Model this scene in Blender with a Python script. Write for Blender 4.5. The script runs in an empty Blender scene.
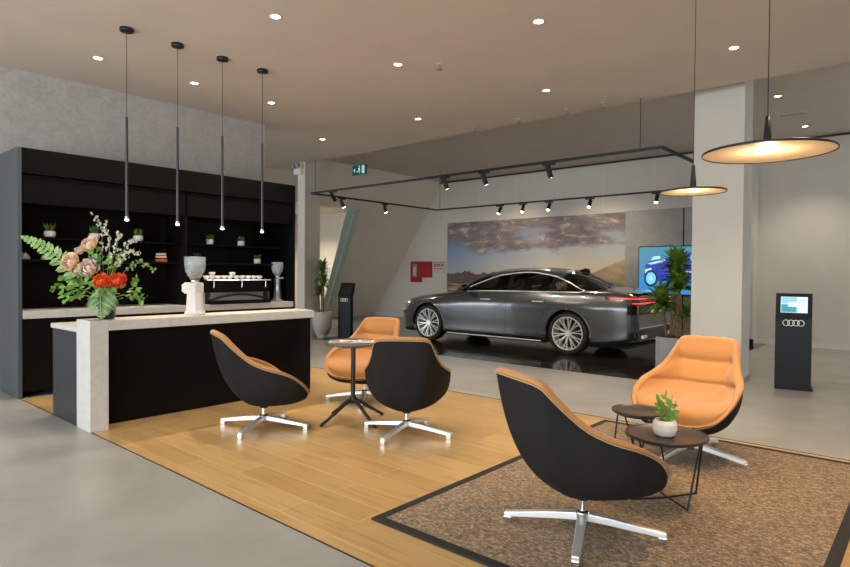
import bpy, math, random
from mathutils import Vector, Matrix
random.seed(7)
PI = math.pi
SC = bpy.context.scene
COL = SC.collection
R_ = math.radians

# ------------------------------------------------------------------ materials
def mat(name, col=(.8, .8, .8), rough=.5, metal=0., emit=None, estr=0., trans=0., coat=0., spec=.5, ior=1.45, sheen=0., alpha=1.):
    m = bpy.data.materials.new(name); m.use_nodes = True
    b = m.node_tree.nodes['Principled BSDF']
    b.inputs['Base Color'].default_value = (*col, 1)
    b.inputs['Roughness'].default_value = rough
    b.inputs['Metallic'].default_value = metal
    b.inputs['Transmission Weight'].default_value = trans
    b.inputs['Coat Weight'].default_value = coat
    b.inputs['Coat Roughness'].default_value = .04
    b.inputs['Specular IOR Level'].default_value = spec
    b.inputs['IOR'].default_value = ior
    b.inputs['Sheen Weight'].default_value = sheen
    b.inputs['Alpha'].default_value = alpha
    if emit:
        b.inputs['Emission Color'].default_value = (*emit, 1)
        b.inputs['Emission Strength'].default_value = estr
    return m

class N:
    """small node helper"""
    def __init__(s, m):
        s.m = m; s.t = m.node_tree; s.b = s.t.nodes['Principled BSDF']
        s.tc = s.t.nodes.new('ShaderNodeTexCoord')
    def new(s, kind, **kw):
        n = s.t.nodes.new(kind)
        for k, v in kw.items():
            if k in n.inputs: n.inputs[k].default_value = v
            else: setattr(n, k, v)
        return n
    def link(s, a, b): s.t.links.new(a, b)
    def mapping(s, scale=(1, 1, 1), loc=(0, 0, 0), rot=(0, 0, 0), src='Object'):
        mp = s.t.nodes.new('ShaderNodeMapping')
        mp.inputs['Scale'].default_value = scale; mp.inputs['Location'].default_value = loc; mp.inputs['Rotation'].default_value = rot
        s.link(s.tc.outputs[src], mp.inputs['Vector']); return mp.outputs[0]
    def noise(s, vec, scale=5., detail=4., rough=.55, dist=0.):
        n = s.t.nodes.new('ShaderNodeTexNoise')
        n.inputs['Scale'].default_value = scale; n.inputs['Detail'].default_value = detail
        n.inputs['Roughness'].default_value = rough; n.inputs['Distortion'].default_value = dist
        s.link(vec, n.inputs['Vector']); return n.outputs['Fac']
    def ramp(s, fac, stops):
        r = s.t.nodes.new('ShaderNodeValToRGB'); e = r.color_ramp.elements
        while len(e) < len(stops): e.new(.5)
        for i, (p, c) in enumerate(stops):
            e[i].position = p; e[i].color = (*c, 1)
        s.link(fac, r.inputs[0]); return r.outputs[0]
    def mix(s, f, a, b, mode='MIX'):
        n = s.t.nodes.new('ShaderNodeMix'); n.data_type = 'RGBA'; n.blend_type = mode
        for i, v in ((0, f), (6, a), (7, b)):
            if isinstance(v, (int, float)): n.inputs[i].default_value = v
            elif isinstance(v, tuple): n.inputs[i].default_value = (*v, 1)
            else: s.link(v, n.inputs[i])
        return n.outputs[2]
    def math(s, op, a, b=0., c=None):
        n = s.t.nodes.new('ShaderNodeMath'); n.operation = op
        for i, v in enumerate((a, b, c)):
            if v is None: continue
            if isinstance(v, (int, float)): n.inputs[i].default_value = v
            else: s.link(v, n.inputs[i])
        return n.outputs[0]
    def bump(s, h, strength=.2, dist=.01):
        n = s.t.nodes.new('ShaderNodeBump'); n.inputs['Strength'].default_value = strength; n.inputs['Distance'].default_value = dist
        s.link(h, n.inputs['Height']); s.link(n.outputs[0], s.b.inputs['Normal'])
    def color(s, c): s.link(c, s.b.inputs['Base Color'])
    def roughness(s, c): s.link(c, s.b.inputs['Roughness'])

def tile_mat(name, c1, c2, rough, bw, bh, mortar_col, rot=0., ox=0., oy=0.):
    m = mat(name, c1, rough); n = N(m)
    v = n.mapping((1, 1, 1), (ox, oy, 0), (0, 0, rot))
    br = n.new('ShaderNodeTexBrick'); n.link(v, br.inputs['Vector'])
    br.offset = 0; br.squash = 1
    br.inputs['Scale'].default_value = 1.; br.inputs['Brick Width'].default_value = bw; br.inputs['Row Height'].default_value = bh
    br.inputs['Mortar Size'].default_value = .002; br.inputs['Bias'].default_value = 0
    br.inputs['Color1'].default_value = (1, 1, 1, 1); br.inputs['Color2'].default_value = (.93, .93, .93, 1); br.inputs['Mortar'].default_value = (*mortar_col, 1)
    cl = n.ramp(n.noise(n.mapping((1, 1, 1)), 1.3, 6, .6, .4), [(.3, c1), (.7, c2)])
    n.color(n.mix(1., cl, br.outputs['Color'], 'MULTIPLY'))
    n.roughness(n.math('MULTIPLY_ADD', n.noise(v, 3., 4), .25, rough - .12))
    return m

M = {}
M['tile'] = tile_mat('grey_porcelain', (.31, .295, .268), (.395, .377, .343), .34, 1.2, 1.2, (.78, .78, .77), ox=.2, oy=.45)
# wood inlay
m = M['wood'] = mat('oak_planks', (.6, .36, .15), .33); n = N(m)
v = n.mapping()
br = n.new('ShaderNodeTexBrick'); n.link(v, br.inputs['Vector']); br.offset = .37; br.offset_frequency = 2
br.inputs['Scale'].default_value = 1.; br.inputs['Brick Width'].default_value = 1.2; br.inputs['Row Height'].default_value = .2
br.inputs['Mortar Size'].default_value = .0030; br.inputs['Color1'].default_value = (.46, .285, .112, 1); br.inputs['Color2'].default_value = (.55, .355, .148, 1)
br.inputs['Mortar'].default_value = (.66, .47, .24, 1)
g = n.noise(n.mapping((1.6, 26, 1)), 1.2, 6, .62, .6)
n.color(n.mix(.75, br.outputs['Color'], n.ramp(g, [(.28, (.56, .50, .42)), (.48, (.93, .91, .88)), (.72, (1, 1, 1))]), 'MULTIPLY'))
n.roughness(n.math('MULTIPLY_ADD', g, .2, .22))
n.bump(g, .05, .003)
# showroom stand floor
m = M['dark_floor'] = mat('dark_polished_tile', (.022, .018, .015), .13); n = N(m)
n.color(n.ramp(n.noise(n.mapping((1, 4, 1)), 1.5, 5), [(.3, (.014, .011, .009)), (.7, (.040, .033, .027))]))
n.roughness(n.math('MULTIPLY_ADD', n.noise(n.mapping(), 4., 4), .12, .06))
# walls
def plaster(name, c, var=.06, sc=2.):
    m = mat(name, c, .85); n = N(m)
    lo = tuple(x * (1 - var) for x in c); hi = tuple(min(1, x * (1 + var)) for x in c)
    n.color(n.ramp(n.noise(n.mapping(), sc, 4), [(.3, lo), (.7, hi)])); return m
M['wall'] = plaster('warm_white_wall', (.57, .53, .455), .03)
M['wall_slant'] = plaster('beige_wall', (.72, .65, .54), .03)
M['column'] = plaster('white_column_paint', (.60, .57, .50), .02)
M['ceiling'] = plaster('ceiling_paint', (.58, .505, .425), .03)
m = M['concrete'] = mat('trowelled_concrete', (.36, .35, .33), .8); n = N(m)
a = n.noise(n.mapping(), 3., 8, .7, 1.); b2 = n.noise(n.mapping((1, 1, 1)), 22., 4, .6, .6)
n.color(n.mix(.35, n.ramp(a, [(.3, (.36, .34, .31)), (.5, (.43, .41, .38)), (.7, (.50, .475, .44))]), n.ramp(b2, [(.3, (.30, .285, .265)), (.7, (.54, .515, .48))])))
n.bump(b2, .15, .004)
M['concrete_panel'] = m2 = mat('concrete_panel', (.36, .34, .30), .8); n = N(m2)
a = n.noise(n.mapping((1, 1, 1)), 2.4, 8, .7, .6)
n.color(n.ramp(a, [(.3, (.29, .27, .24)), (.7, (.40, .375, .33))]))
M['skirt_white'] = mat('skirting_white', (.6, .58, .52), .5)
M['glass_green'] = mat('green_glass_edge', (.50, .66, .58), .3)
M['black'] = mat('matt_black_laminate', (.0075, .006, .005), .42, spec=.08)
M['cab_black'] = mat('cabinet_black', (.005, .005, .005), .5, spec=.06)
M['cab_fascia'] = mat('fascia_black', (.006, .0055, .005), .5, spec=.06)
M['cab_side'] = mat('side_daylit_black', (.070, .078, .087), .42)  # near side's window daylight put into the colour, lighter and bluer
M['black_metal'] = mat('black_powdercoat', (.014, .014, .014), .4)
M['charcoal'] = mat('charcoal_metal', (.022, .025, .031), .38)
M['kiosk_black'] = mat('kiosk_anthracite', (.011, .012, .014), .45, spec=.25)
M['track'] = mat('track_black', (.012, .012, .011), .45)
m = M['counter'] = mat('light_stone_worktop', (.50, .47, .42), .35); n = N(m)
n.color(n.ramp(n.noise(n.mapping((1.5, 9, 9)), 2., 5), [(.3, (.53, .505, .46)), (.7, (.60, .575, .53))]))
M['chrome'] = mat('polished_aluminium', (.78, .78, .77), .16, 1.)
M['alu'] = mat('brushed_aluminium', (.86, .86, .85), .36, .75)
m = M['leather'] = mat('orange_wool', (.55, .225, .065), .75, sheen=.25); n = N(m)
fz = n.noise(n.mapping(), 160., 3, .6)
n.color(n.ramp(fz, [(.3, (.40, .165, .040)), (.7, (.50, .222, .060))])); n.bump(fz, .2, .002)
m = M['shell'] = mat('charcoal_fabric', (.012, .012, .012), .8, spec=.2); n = N(m)
fz = n.noise(n.mapping(), 220., 3, .6)
n.color(n.ramp(fz, [(.3, (.0105, .0100, .0098)), (.7, (.019, .018, .0175))])); n.bump(fz, .25, .002)
M['piping'] = mat('tan_piping', (.42, .30, .16), .6)
m = M['rug'] = mat('brown_sisal', (.2, .12, .07), .95, sheen=.2); n = N(m)
a = n.noise(n.mapping(), 55., 4, .85); b2 = n.noise(n.mapping((1, 4, 1)), 24., 3, .7)
s_ = n.math('ADD', n.math('MULTIPLY', a, .6), n.math('MULTIPLY', b2, .4))
n.color(n.ramp(s_, [(.40, (.040, .020, .006)), (.5, (.185, .108, .042)), (.60, (.50, .33, .145))]))
n.bump(s_, .9, .012)
M['rug_edge'] = mat('black_rug_binding', (.018, .016, .015), .85)
m = M['tabletop_dark'] = mat('dark_brown_tray', (.045, .038, .032), .35)
M['white'] = mat('glazed_white', (.84, .79, .72), .3)
M['plastic_white'] = mat('white_plastic', (.70, .69, .66), .28)
M['pot_grey'] = plaster('stone_pot', (.42, .40, .36), .08, 9.)
M['planter'] = plaster('ribbed_planter', (.40, .40, .38), .06, 6.)
M['soil'] = mat('soil', (.03, .02, .013), .95)
m = M['bark'] = mat('cane_bark', (.16, .085, .04), .85); n = N(m)
n.color(n.ramp(n.noise(n.mapping((1, 1, 6)), 12., 4), [(.3, (.09, .045, .02)), (.7, (.27, .16, .075))]))
def leafmat(name, a, b, rough=.45):
    m = mat(name, a, rough); n = N(m); n.color(n.ramp(n.noise(n.mapping(), 14., 3), [(.3, a), (.7, b)])); return m
M['leaf'] = leafmat('green_leaf', (.05, .13, .012), (.19, .31, .035))
M['leaf_dark'] = leafmat('deep_green_leaf', (.02, .06, .012), (.055, .13, .025))
M['leaf_bright'] = leafmat('bright_leaf', (.10, .25, .03), (.22, .42, .07))
M['leaf_fern'] = leafmat('fern_green', (.13, .25, .05), (.30, .43, .13))
M['leaf_palm'] = leafmat('palm_green', (.05, .13, .03), (.22, .33, .12))
M['vase_dark'] = mat('dark_glass_vase', (.010, .016, .010), .2)
M['stem'] = mat('stem', (.16, .20, .06), .6)
M['peach'] = mat('peach_petal', (.95, .70, .50), .6)
M['peach_pale'] = mat('pale_petal', (.88, .70, .56), .6)
M['red_petal'] = mat('coral_petal', (.88, .13, .035), .55)
M['blossom'] = mat('cream_blossom', (.55, .55, .42), .6)
M['glass'] = mat('clear_glass', (.55, .62, .66), .05, alpha=.38, spec=1.)
M['beans'] = mat('coffee_beans', (.20, .14, .11), .4)
M['hopper_body'] = mat('smoked_steel', (.45, .50, .56), .22, .8)
M['paper'] = mat('magazine_paper', (.86, .80, .74), .5)
M['paper_print'] = mat('magazine_print', (.52, .24, .13), .5)
M['downlight'] = mat('downlight_lens', (1, 1, 1), .3, emit=(1, .90, .74), estr=9.)
M['tracklens'] = mat('spot_lens', (1, 1, 1), .3, emit=(1, .86, .66), estr=9.)
M['pendlens'] = mat('pendant_lens', (1, 1, 1), .3, emit=(1, .62, .34), estr=10.)
M['dish'] = mat('dish_diffuser', (.80, .66, .48), .55)
M['ledring'] = mat('led_core', (1, .9, .7), .3, emit=(1, .72, .40), estr=.9)
M['trimring'] = mat('downlight_ring', (.62, .58, .52), .4)
M['red'] = mat('fire_red', (.33, .006, .008), .35)
M['sign_grey'] = mat('notice_board', (.48, .47, .44), .5)
M['sign_mark'] = mat('notice_print', (.32, .10, .07), .5)
M['exit_green'] = mat('exit_sign_face', (.01, .10, .07), .4, emit=(.01, .10, .08), estr=.1)
M['exit_white'] = mat('exit_sign_pictogram', (.6, .9, .9), .4, emit=(.4, .75, .75), estr=.18)
M['grey_metal'] = mat('grey_metal', (.25, .25, .24), .5)

# ------------------------------------------------------------------ mesh builder
class MB:
    def __init__(s): s.v = []; s.f = []; s.m = []; s.s = []
    def add(s, vs, fs, mi=0, smooth=False):
        o = len(s.v); s.v += [tuple(p) for p in vs]
        for f in fs: s.f.append(tuple(o + i for i in f)); s.m.append(mi); s.s.append(smooth)
        return s
    def box(s, x0, x1, y0, y1, z0, z1, mi=0):
        vs = [(x, y, z) for z in (z0, z1) for y in (y0, y1) for x in (x0, x1)]
        return s.add(vs, [(0, 2, 3, 1), (4, 5, 7, 6), (0, 1, 5, 4), (2, 6, 7, 3), (0, 4, 6, 2), (1, 3, 7, 5)], mi)
    def cbox(s, c, sz, mi=0): return s.box(c[0]-sz[0]/2, c[0]+sz[0]/2, c[1]-sz[1]/2, c[1]+sz[1]/2, c[2]-sz[2]/2, c[2]+sz[2]/2, mi)
    def cyl(s, p0, p1, r0, r1=None, n=16, mi=0, caps=True):
        r1 = r0 if r1 is None else r1
        p0 = Vector(p0); p1 = Vector(p1); d = (p1 - p0).normalized()
        a = Vector((0, 0, 1)) if abs(d.z) < .9 else Vector((1, 0, 0))
        u = d.cross(a).normalized(); w = d.cross(u)
        vs = []
        for p, r in ((p0, r0), (p1, r1)):
            for i in range(n):
                t = 2*PI*i/n; vs.append(p + u*math.cos(t)*r + w*math.sin(t)*r)
        s.add(vs, [(i, (i+1) % n, n+(i+1) % n, n+i) for i in range(n)], mi, True)
        if caps:
            s.add(vs, [tuple(range(n-1, -1, -1)), tuple(range(n, 2*n))], mi)
        return s
    def tube(s, pts, r, n=8, mi=0, closed=False, rs=None):
        pts = [Vector(p) for p in pts]; L = len(pts); vs = []
        pu = None
        for k, p in enumerate(pts):
            if closed: d = (pts[(k+1) % L] - pts[k-1]).normalized()
            else: d = (pts[min(k+1, L-1)] - pts[max(k-1, 0)]).normalized()
            if pu is None:
                a = Vector((0, 0, 1)) if abs(d.z) < .9 else Vector((1, 0, 0)); u = d.cross(a).normalized()
            else:
                u = (pu - d*pu.dot(d)).normalized()
            pu = u; w = d.cross(u); rr = rs[k] if rs else r
            for i in range(n):
                t = 2*PI*i/n; vs.append(p + u*math.cos(t)*rr + w*math.sin(t)*rr)
        fs = []
        for k in range(L if closed else L-1):
            k2 = (k+1) % L
            for i in range(n): fs.append((k*n+i, k*n+(i+1) % n, k2*n+(i+1) % n, k2*n+i))
        s.add(vs, fs, mi, True)
        if not closed: s.add(vs, [tuple(range(n-1, -1, -1)), tuple(range((L-1)*n, L*n))], mi)
        return s
    def lathe(s, prof, c=(0, 0, 0), n=32, mi=0, smooth=True, wob=0., sq=None):
        vs = []
        for r, z in prof:
            for i in range(n):
                t = 2*PI*i/n; rr = r*(1+wob*math.cos(t*n/2)) if wob else r
                vs.append((c[0]+rr*math.cos(t), c[1]+rr*math.sin(t), c[2]+z))
        fs = [(k*n+i, k*n+(i+1) % n, (k+1)*n+(i+1) % n, (k+1)*n+i) for k in range(len(prof)-1) for i in range(n)]
        return s.add(vs, fs, mi, smooth)
    def grid(s, rows, mi=0, smooth=True, closed=False):
        n = len(rows[0]); vs = [p for r in rows for p in r]
        fs = [(k*n+i, k*n+(i+1) % n, (k+1)*n+(i+1) % n, (k+1)*n+i) for k in range(len(rows)-1) for i in range(n if closed else n-1)]
        return s.add(vs, fs, mi, smooth)
    def prism(s, poly, axis, a, b, mi=0):
        """polygon in the two other axes extruded along axis from a to b"""
        def P(u, v, w): return (w, u, v) if axis == 0 else ((u, w, v) if axis == 1 else (u, v, w))
        n = len(poly); vs = [P(u, v, a) for u, v in poly] + [P(u, v, b) for u, v in poly]
        return s.add(vs, [tuple(range(n)), tuple(range(2*n-1, n-1, -1))] + [(i, n+i, n+(i+1) % n, (i+1) % n) for i in range(n)], mi)
    def blob(s, c, r, n=10, mi=0, sc=(1, 1, 1), jit=0.):
        rows = []
        for k in range(n+1):
            th = PI*k/n; rows.append([(c[0]+r*sc[0]*math.sin(th)*math.cos(2*PI*i/(2*n))*(1+random.uniform(-jit, jit)),
                                       c[1]+r*sc[1]*math.sin(th)*math.sin(2*PI*i/(2*n))*(1+random.uniform(-jit, jit)),
                                       c[2]+r*sc[2]*math.cos(th)) for i in range(2*n)])
        return s.grid(rows, mi, True, True)
    def leaf(s, base, d, up, L, W, droop=.3, mi=0, seg=6, fold=.15, tipp=1.0):
        base = Vector(base); d = Vector(d).normalized(); up = Vector(up)
        side = d.cross(up).normalized(); nrm = side.cross(d).normalized(); rows = []
        for k in range(seg+1):
            t = k/seg; w = W*math.sin(PI*min(1, (t*.94+.06))**tipp)*.5
            p = base + d*L*t - Vector((0, 0, 1))*droop*L*t*t
            rows.append([p - side*w + nrm*w*fold, p, p + side*w + nrm*w*fold])
        return s.grid(rows, mi, True)
    def build(s, name, mats, parent=None, loc=None, bevel=0., seg=2, rotz=0.):
        me = bpy.data.meshes.new(name); me.from_pydata(s.v, [], s.f)
        if not isinstance(mats, (list, tuple)): mats = [mats]
        for x in mats: me.materials.append(M[x] if isinstance(x, str) else x)
        me.polygons.foreach_set('material_index', s.m); me.polygons.foreach_set('use_smooth', s.s); me.update()
        o = bpy.data.objects.new(name, me); COL.objects.link(o)
        if parent: o.parent = parent
        if loc: o.location = loc
        if rotz: o.rotation_euler.z = rotz
        if bevel:
            b = o.modifiers.new('bevel', 'BEVEL'); b.width = bevel; b.segments = seg; b.limit_method = 'ANGLE'; b.angle_limit = R_(40)
        return o
def box(x0, x1, y0, y1, z0, z1): return MB().box(x0, x1, y0, y1, z0, z1)
def tag(o, label, cat, group=None, kind=None):
    o['label'] = label; o['category'] = cat
    if group: o['group'] = group
    if kind: o['kind'] = kind
    return o
def struct(name, mb, m, bevel=0., parent=None):
    o = mb.build(name, m, parent, bevel=bevel)
    if parent is None: o['kind'] = 'structure'
    return o
def empty(name, loc, rz, label, cat, group=None):
    o = bpy.data.objects.new(name, None); COL.objects.link(o); o.empty_display_size = .1
    o.location = loc; o.rotation_euler = (0, 0, rz); return tag(o, label, cat, group)
def kids(o): return [c for c in COL.objects if c.parent == o]
def dup(o, loc=None, rz=None, label=None, group=None, parent=None):
    c = o.copy(); COL.objects.link(c)
    if parent: c.parent = parent
    if loc is not None: c.location = loc
    if rz is not None: c.rotation_euler.z = rz
    if label: c['label'] = label
    if group: c['group'] = group
    for k in kids(o): dup(k, parent=c)
    return c
def interp(tab, x):
    """monotone-ish smooth interpolation through (x, y) pairs"""
    if x <= tab[0][0]: return tab[0][1]
    if x >= tab[-1][0]: return tab[-1][1]
    for i in range(len(tab)-1):
        if tab[i][0] <= x <= tab[i+1][0]:
            x0, y0 = tab[i]; x1, y1 = tab[i+1]; h = x1-x0; d = (y1-y0)/h
            def slope(j):
                if j <= 0: return (tab[1][1]-tab[0][1])/(tab[1][0]-tab[0][0])
                if j >= len(tab)-1: return (tab[-1][1]-tab[-2][1])/(tab[-1][0]-tab[-2][0])
                a = (tab[j][1]-tab[j-1][1])/(tab[j][0]-tab[j-1][0]); b = (tab[j+1][1]-tab[j][1])/(tab[j+1][0]-tab[j][0])
                return 0 if a*b <= 0 else 2*a*b/(a+b)
            m0, m1 = slope(i), slope(i+1); t = (x-x0)/h
            return (2*t**3-3*t*t+1)*y0 + (t**3-2*t*t+t)*h*m0 + (-2*t**3+3*t*t)*y1 + (t**3-t*t)*h*m1
def light(name, kind, loc, energy, col, rot=None, target=None, **kw):
    l = bpy.data.lights.new(name, kind); l.energy = energy; l.color = col
    for k, v in kw.items(): setattr(l, k, v)
    o = bpy.data.objects.new(name, l); COL.objects.link(o); o.location = loc
    if target is not None:
        o.rotation_euler = (Vector(target)-Vector(loc)).to_track_quat('-Z', 'Y').to_euler()
    elif rot: o.rotation_euler = rot
    return o

# ------------------------------------------------------------------ camera
cam = bpy.data.cameras.new('camera'); co = bpy.data.objects.new('camera', cam); COL.objects.link(co)
RM = ((.75365081, .01717881, -.65705049), (.65723204, -.00826307, .753643), (.00751743, -.99981829, -.01751793))
m3 = Matrix([[r[0], -r[1], -r[2]] for r in RM])
co.matrix_world = Matrix.Translation((0, 0, 1.37)) @ m3.to_4x4()
cam.sensor_width = 36.; cam.lens = 592.84/850*36; cam.clip_end = 100; cam.clip_start = .05
SC.camera = co

# ------------------------------------------------------------------ room shell
ZC, ZH, YS = 3.68, 4.02, 7.85            # ceiling, raised ceiling, where it steps up
XW, YB = -8.05, 13.4
XR, YF, XL = 4.5, -4.0, -18.0
WX0, WX1, WY0, WY1 = -7.35, 3.2, 1.915, 5.38
PX0, PX1, PY0 = -9.75, -2.62, 7.64
fl = MB()
fl.box(XL, XR, YF, WY0, -.1, 0)
fl.box(XL, WX0, WY0, WY1, -.1, 0); fl.box(WX1, XR, WY0, WY1, -.1, 0)
fl.box(XL, XR, WY1, YB+.3, -.1, 0)
struct('floor', fl, 'tile')
struct('floor_wood_inlay', MB().box(WX0, WX1, WY0, WY1, -.1, .0), 'wood')
struct('floor_car_stand', MB().box(PX0, PX1, PY0, YB, 0, .006), 'dark_floor')
t = MB(); t.box(WX0, WX1, WY0-.008, WY0, -.01, .003); t.box(WX0, WX1, WY1, WY1+.008, -.01, .003)
struct('trim_1', t, 'black_metal')
struct('ceiling', MB().box(XL, XR, YF, YS, ZC, ZC+.5), 'ceiling')
struct('ceiling_raised', MB().box(XL, XR, YS, YB+.3, ZH, ZH+.3), 'ceiling')
# left concrete wall behind the cabinet
struct('wall_left', MB().box(XW-.2, XW, YF, 5.38, 0, ZC), 'concrete')
# back wall
struct('wall_back', MB().box(XL, XR, YB, YB+.2, 0, ZH), 'wall')
seams = MB()
for x in (-12.0, -10.9, -9.7, -8.5, -7.3, -6.1, -4.9, -3.7): seams.box(x, x+.008, YB-.003, YB, 2.9, ZH-.1)
struct('trim_2', seams, 'wall_slant')
struct('trim_3', MB().box(-11.35, XR, YB-.14, YB-.10, 3.965, 4.0), 'track')
cp = MB(); cp.box(-5.52, -4.245, YB-.05, YB-.002, 0, 2.83); cp.box(-4.215, -3.0, YB-.05, YB-.002, 0, 2.83); cp.box(-4.25, -4.21, YB-.02, YB-.002, 0, 2.83, 1)
struct('wall_back_panel', cp, ['concrete_panel', 'black'])
struct('wall_back_pier', MB().box(-3.03, -2.80, YB-.35, YB-.001, 0, ZH), 'wall')
struct('baseboard_back', MB().box(-2.80, XR, YB-.03, YB-.001, 0, .10), 'skirt_white')
struct('baseboard_back_left', MB().box(-13.8, -10.9, YB-.03, YB-.001, 0, .10), 'skirt_white')
struct('baseboard_pier', MB().box(-3.05, -2.78, YB-.37, YB-.349, 0, .12), 'black')
# right wall and the glazed wall behind the camera
rw = MB(); rw.box(XR, XR+.2, YF, 10.6, 0, ZH); rw.box(XR, XR+.2, 12.5, YB+.2, 0, ZH); rw.box(XR, XR+.2, 10.6, 12.5, 0, .3); rw.box(XR, XR+.2, 10.6, 12.5, 3.2, ZH)  # unseen window opening added to brighten the slanting wall
for y in (11.55,): rw.box(XR, XR+.2, y-.06, y+.06, .3, 3.2)
struct('wall_right', rw, 'wall')
fw = MB(); fw.box(XL, XR, YF-.2, YF, 0, .15); fw.box(XL, XR, YF-.2, YF, 3.35, ZC)
for x in (XL, -15, -12, -9, -6, -3, 0, 3, XR): fw.box(x-.12, x+.12, YF-.2, YF, .15, 3.35)
struct('wall_front', fw, 'column')
# slanting wall at the far left with its opening
K = .72
def sl(y, z, off=0.): return (-13.9 + K*z + off, y, z)
def slab_poly(poly, th=-.25):
    n = len(poly); vs = [sl(y, z) for y, z in poly] + [sl(y, z, th) for y, z in poly]
    return vs, [tuple(range(n)), tuple(range(2*n-1, n-1, -1))] + [(i, n+i, n+(i+1) % n, (i+1) % n) for i in range(n)]
sw = MB()
YE0, YE1 = 10.76, 11.46                 # opening edge, top and bottom
sw.add(*slab_poly([(YE0, 3.05), (YE1, .30), (YB, .30), (YB, 3.05)]))
sw.add(*slab_poly([(6.0, 3.05), (YB, 3.05), (YB, ZH), (6.0, ZH)]))
sw.add(*slab_poly([(6.0, 0.), (YB, 0.), (YB, .30), (6.0, .30)]))
struct('wall_far_left', sw, 'wall_slant')
rv = MB()
def q(y, z, off): return sl(y, z, off)
rv.add([q(YE0, 3.05, .0), q(YE1, .30, .0), q(YE1, .30, -.25), q(YE0, 3.05, -.25)], [(0, 1, 2, 3)])
rv.add([q(YE0-.42, 3.05, -.02), q(YE1-.34, .30, -.02), q(YE1, .30, -.02), q(YE0, 3.05, -.02)], [(0, 1, 2, 3)])
struct('window_1', rv, 'glass_green')
struct('trim_4', MB().tube([q(YE0-.17, 3.05, .0), q(YE1-.17, .30, .0)], .016, 6), 'skirt_white')
struct('trim_5', MB().tube([q(YE0+.0, 3.05, .012), q(YE1+.0, .30, .012)], .012, 6), 'skirt_white')
struct('wall_annex', MB().box(-18.0, -17.9, 5, 16, 0, ZH), 'column')
struct('wall_annex_end', MB().box(-18.0, -13.9, 15.9, 16, 0, ZH).box(-18., -17.8, -4, 5, 0, ZC), 'column')
struct('ceiling_annex', MB().box(-18.0, -13.6, 5, 16, 3.4, 3.42), 'ceiling')
# the two columns
struct('column', MB().box(-2.49, -1.885, 8.20, 8.62, 0, ZH), 'column')
struct('baseboard_column', MB().box(-2.50, -1.875, 8.19, 8.63, 0, .07), 'grey_metal')
struct('column_far', MB().box(-10.30, -10.06, 7.70, 8.10, 0, ZH), 'column')
# ------------------------------------------------------------------ mural, TV, fire box, notice, picture
m = M['mural'] = mat('printed_sky', (.5, .5, .5), .6); n = N(m)
sep = n.new('ShaderNodeSeparateXYZ'); n.link(n.mapping(), sep.inputs[0]); X, Z = sep.outputs[0], sep.outputs[2]
hgt = n.math('DIVIDE', Z, 2.3)          # 0 bottom .. 1 top
vv = n.mapping((.55, 1, 1.5))
cl = n.noise(vv, 1.1, 6, .55, .4)
base = n.ramp(hgt, [(.30, (.66, .54, .38)), (.47, (.56, .51, .42)), (.62, (.40, .43, .44)), (.85, (.26, .27, .33))])
warm = n.ramp(n.math('DIVIDE', X, 5.3), [(.1, (.55, .70, .95)), (.5, (.9, .9, .95)), (.75, (1.15, 1.05, .92))])
base = n.mix(1., base, warm, 'MULTIPLY')
cm = n.math('ADD', n.math('MULTIPLY', cl, 1.0), n.math('MULTIPLY', n.math('SUBTRACT', hgt, .72), .75))
mask = n.ramp(cm, [(.46, (0, 0, 0)), (.58, (1, 1, 1))])
cloudc = n.ramp(n.noise(vv, 4., 6, .65, .4), [(.35, (.13, .10, .11)), (.55, (.24, .19, .175)), (.70, (.62, .50, .35))])
skyc = n.mix(mask, base, cloudc)
# hills low on the left, dune low on the right
hl = n.noise(n.mapping((1.1, 0, 0)), 2., 5, .55)
hill_h = n.math('ADD', n.math('MULTIPLY', hl, .5), .62)
hm = n.math('MULTIPLY', n.math('LESS_THAN', Z, hill_h), n.math('LESS_THAN', X, 2.6))
gl = n.ramp(n.noise(n.mapping((.5, 1, 9)), 2.5, 3, .5, .3), [(.40, (.10, .062, .045)), (.52, (.17, .11, .08)), (.60, (.55, .42, .26))])
hc = n.mix(n.math('LESS_THAN', Z, .60), (.115, .072, .062), gl)
skyc = n.mix(hm, skyc, hc)
dn = n.math('MULTIPLY', n.math('LESS_THAN', Z, n.math('MULTIPLY_ADD', X, .42, -1.0)), n.math('GREATER_THAN', X, 2.6))
skyc = n.mix(dn, skyc, n.ramp(n.noise(vv, 3., 4), [(.3, (.36, .24, .12)), (.7, (.55, .40, .22))]))
n.color(skyc)
mu = box(0, 5.285, -.03, 0, 0, 2.3).build('wall_mural', 'mural', loc=(-10.81, YB-.001, .515))
tag(mu, 'wide printed mural of cloudy sunset sky on back wall behind the car', 'mural')
def face_panel(mb, x0, x1, z0, z1, y, mi=0): mb.add([(x0, y, z0), (x1, y, z0), (x1, y, z1), (x0, y, z1)], [(0, 1, 2, 3)], mi)
for nm, c, e in (('tv_sky', (.03, .15, .22), .75), ('tv_ground', (.02, .16, .36), .75), ('tv_blue', (.012, .03, .26), .7), ('tv_pale', (.30, .50, .70), .7), ('tv_dark', (.01, .02, .06), .5), ('tv_cyan', (.10, .33, .60), .9)):
    M[nm] = mat(nm, (.01, .01, .01), .3, emit=c, estr=e)
tv = empty('television', (-5.19, YB-.0505, .93), 0, 'large wall television showing a blue off-road car, right of the mural', 'television')
box(0, 1.9, -.05, 0, 0, 1.08).build('bezel', 'black', tv, bevel=.004)
s = MB(); ys = -.052
face_panel(s, .02, 1.88, .02, 1.06, ys, 0); face_panel(s, .02, 1.88, .02, .40, ys-.001, 1)
def poly(mb, pts, y, mi): mb.add([(a, y, b) for a, b in pts], [tuple(range(len(pts)))], mi)
poly(s, [(.13, .45), (.17, .68), (.30, .76), (.62, .80), (.80, .97), (1.0, .93), (1.5, .93), (1.78, .80), (1.80, .62), (1.78, .35), (.6, .30), (.18, .36)], ys-.002, 2)
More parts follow.
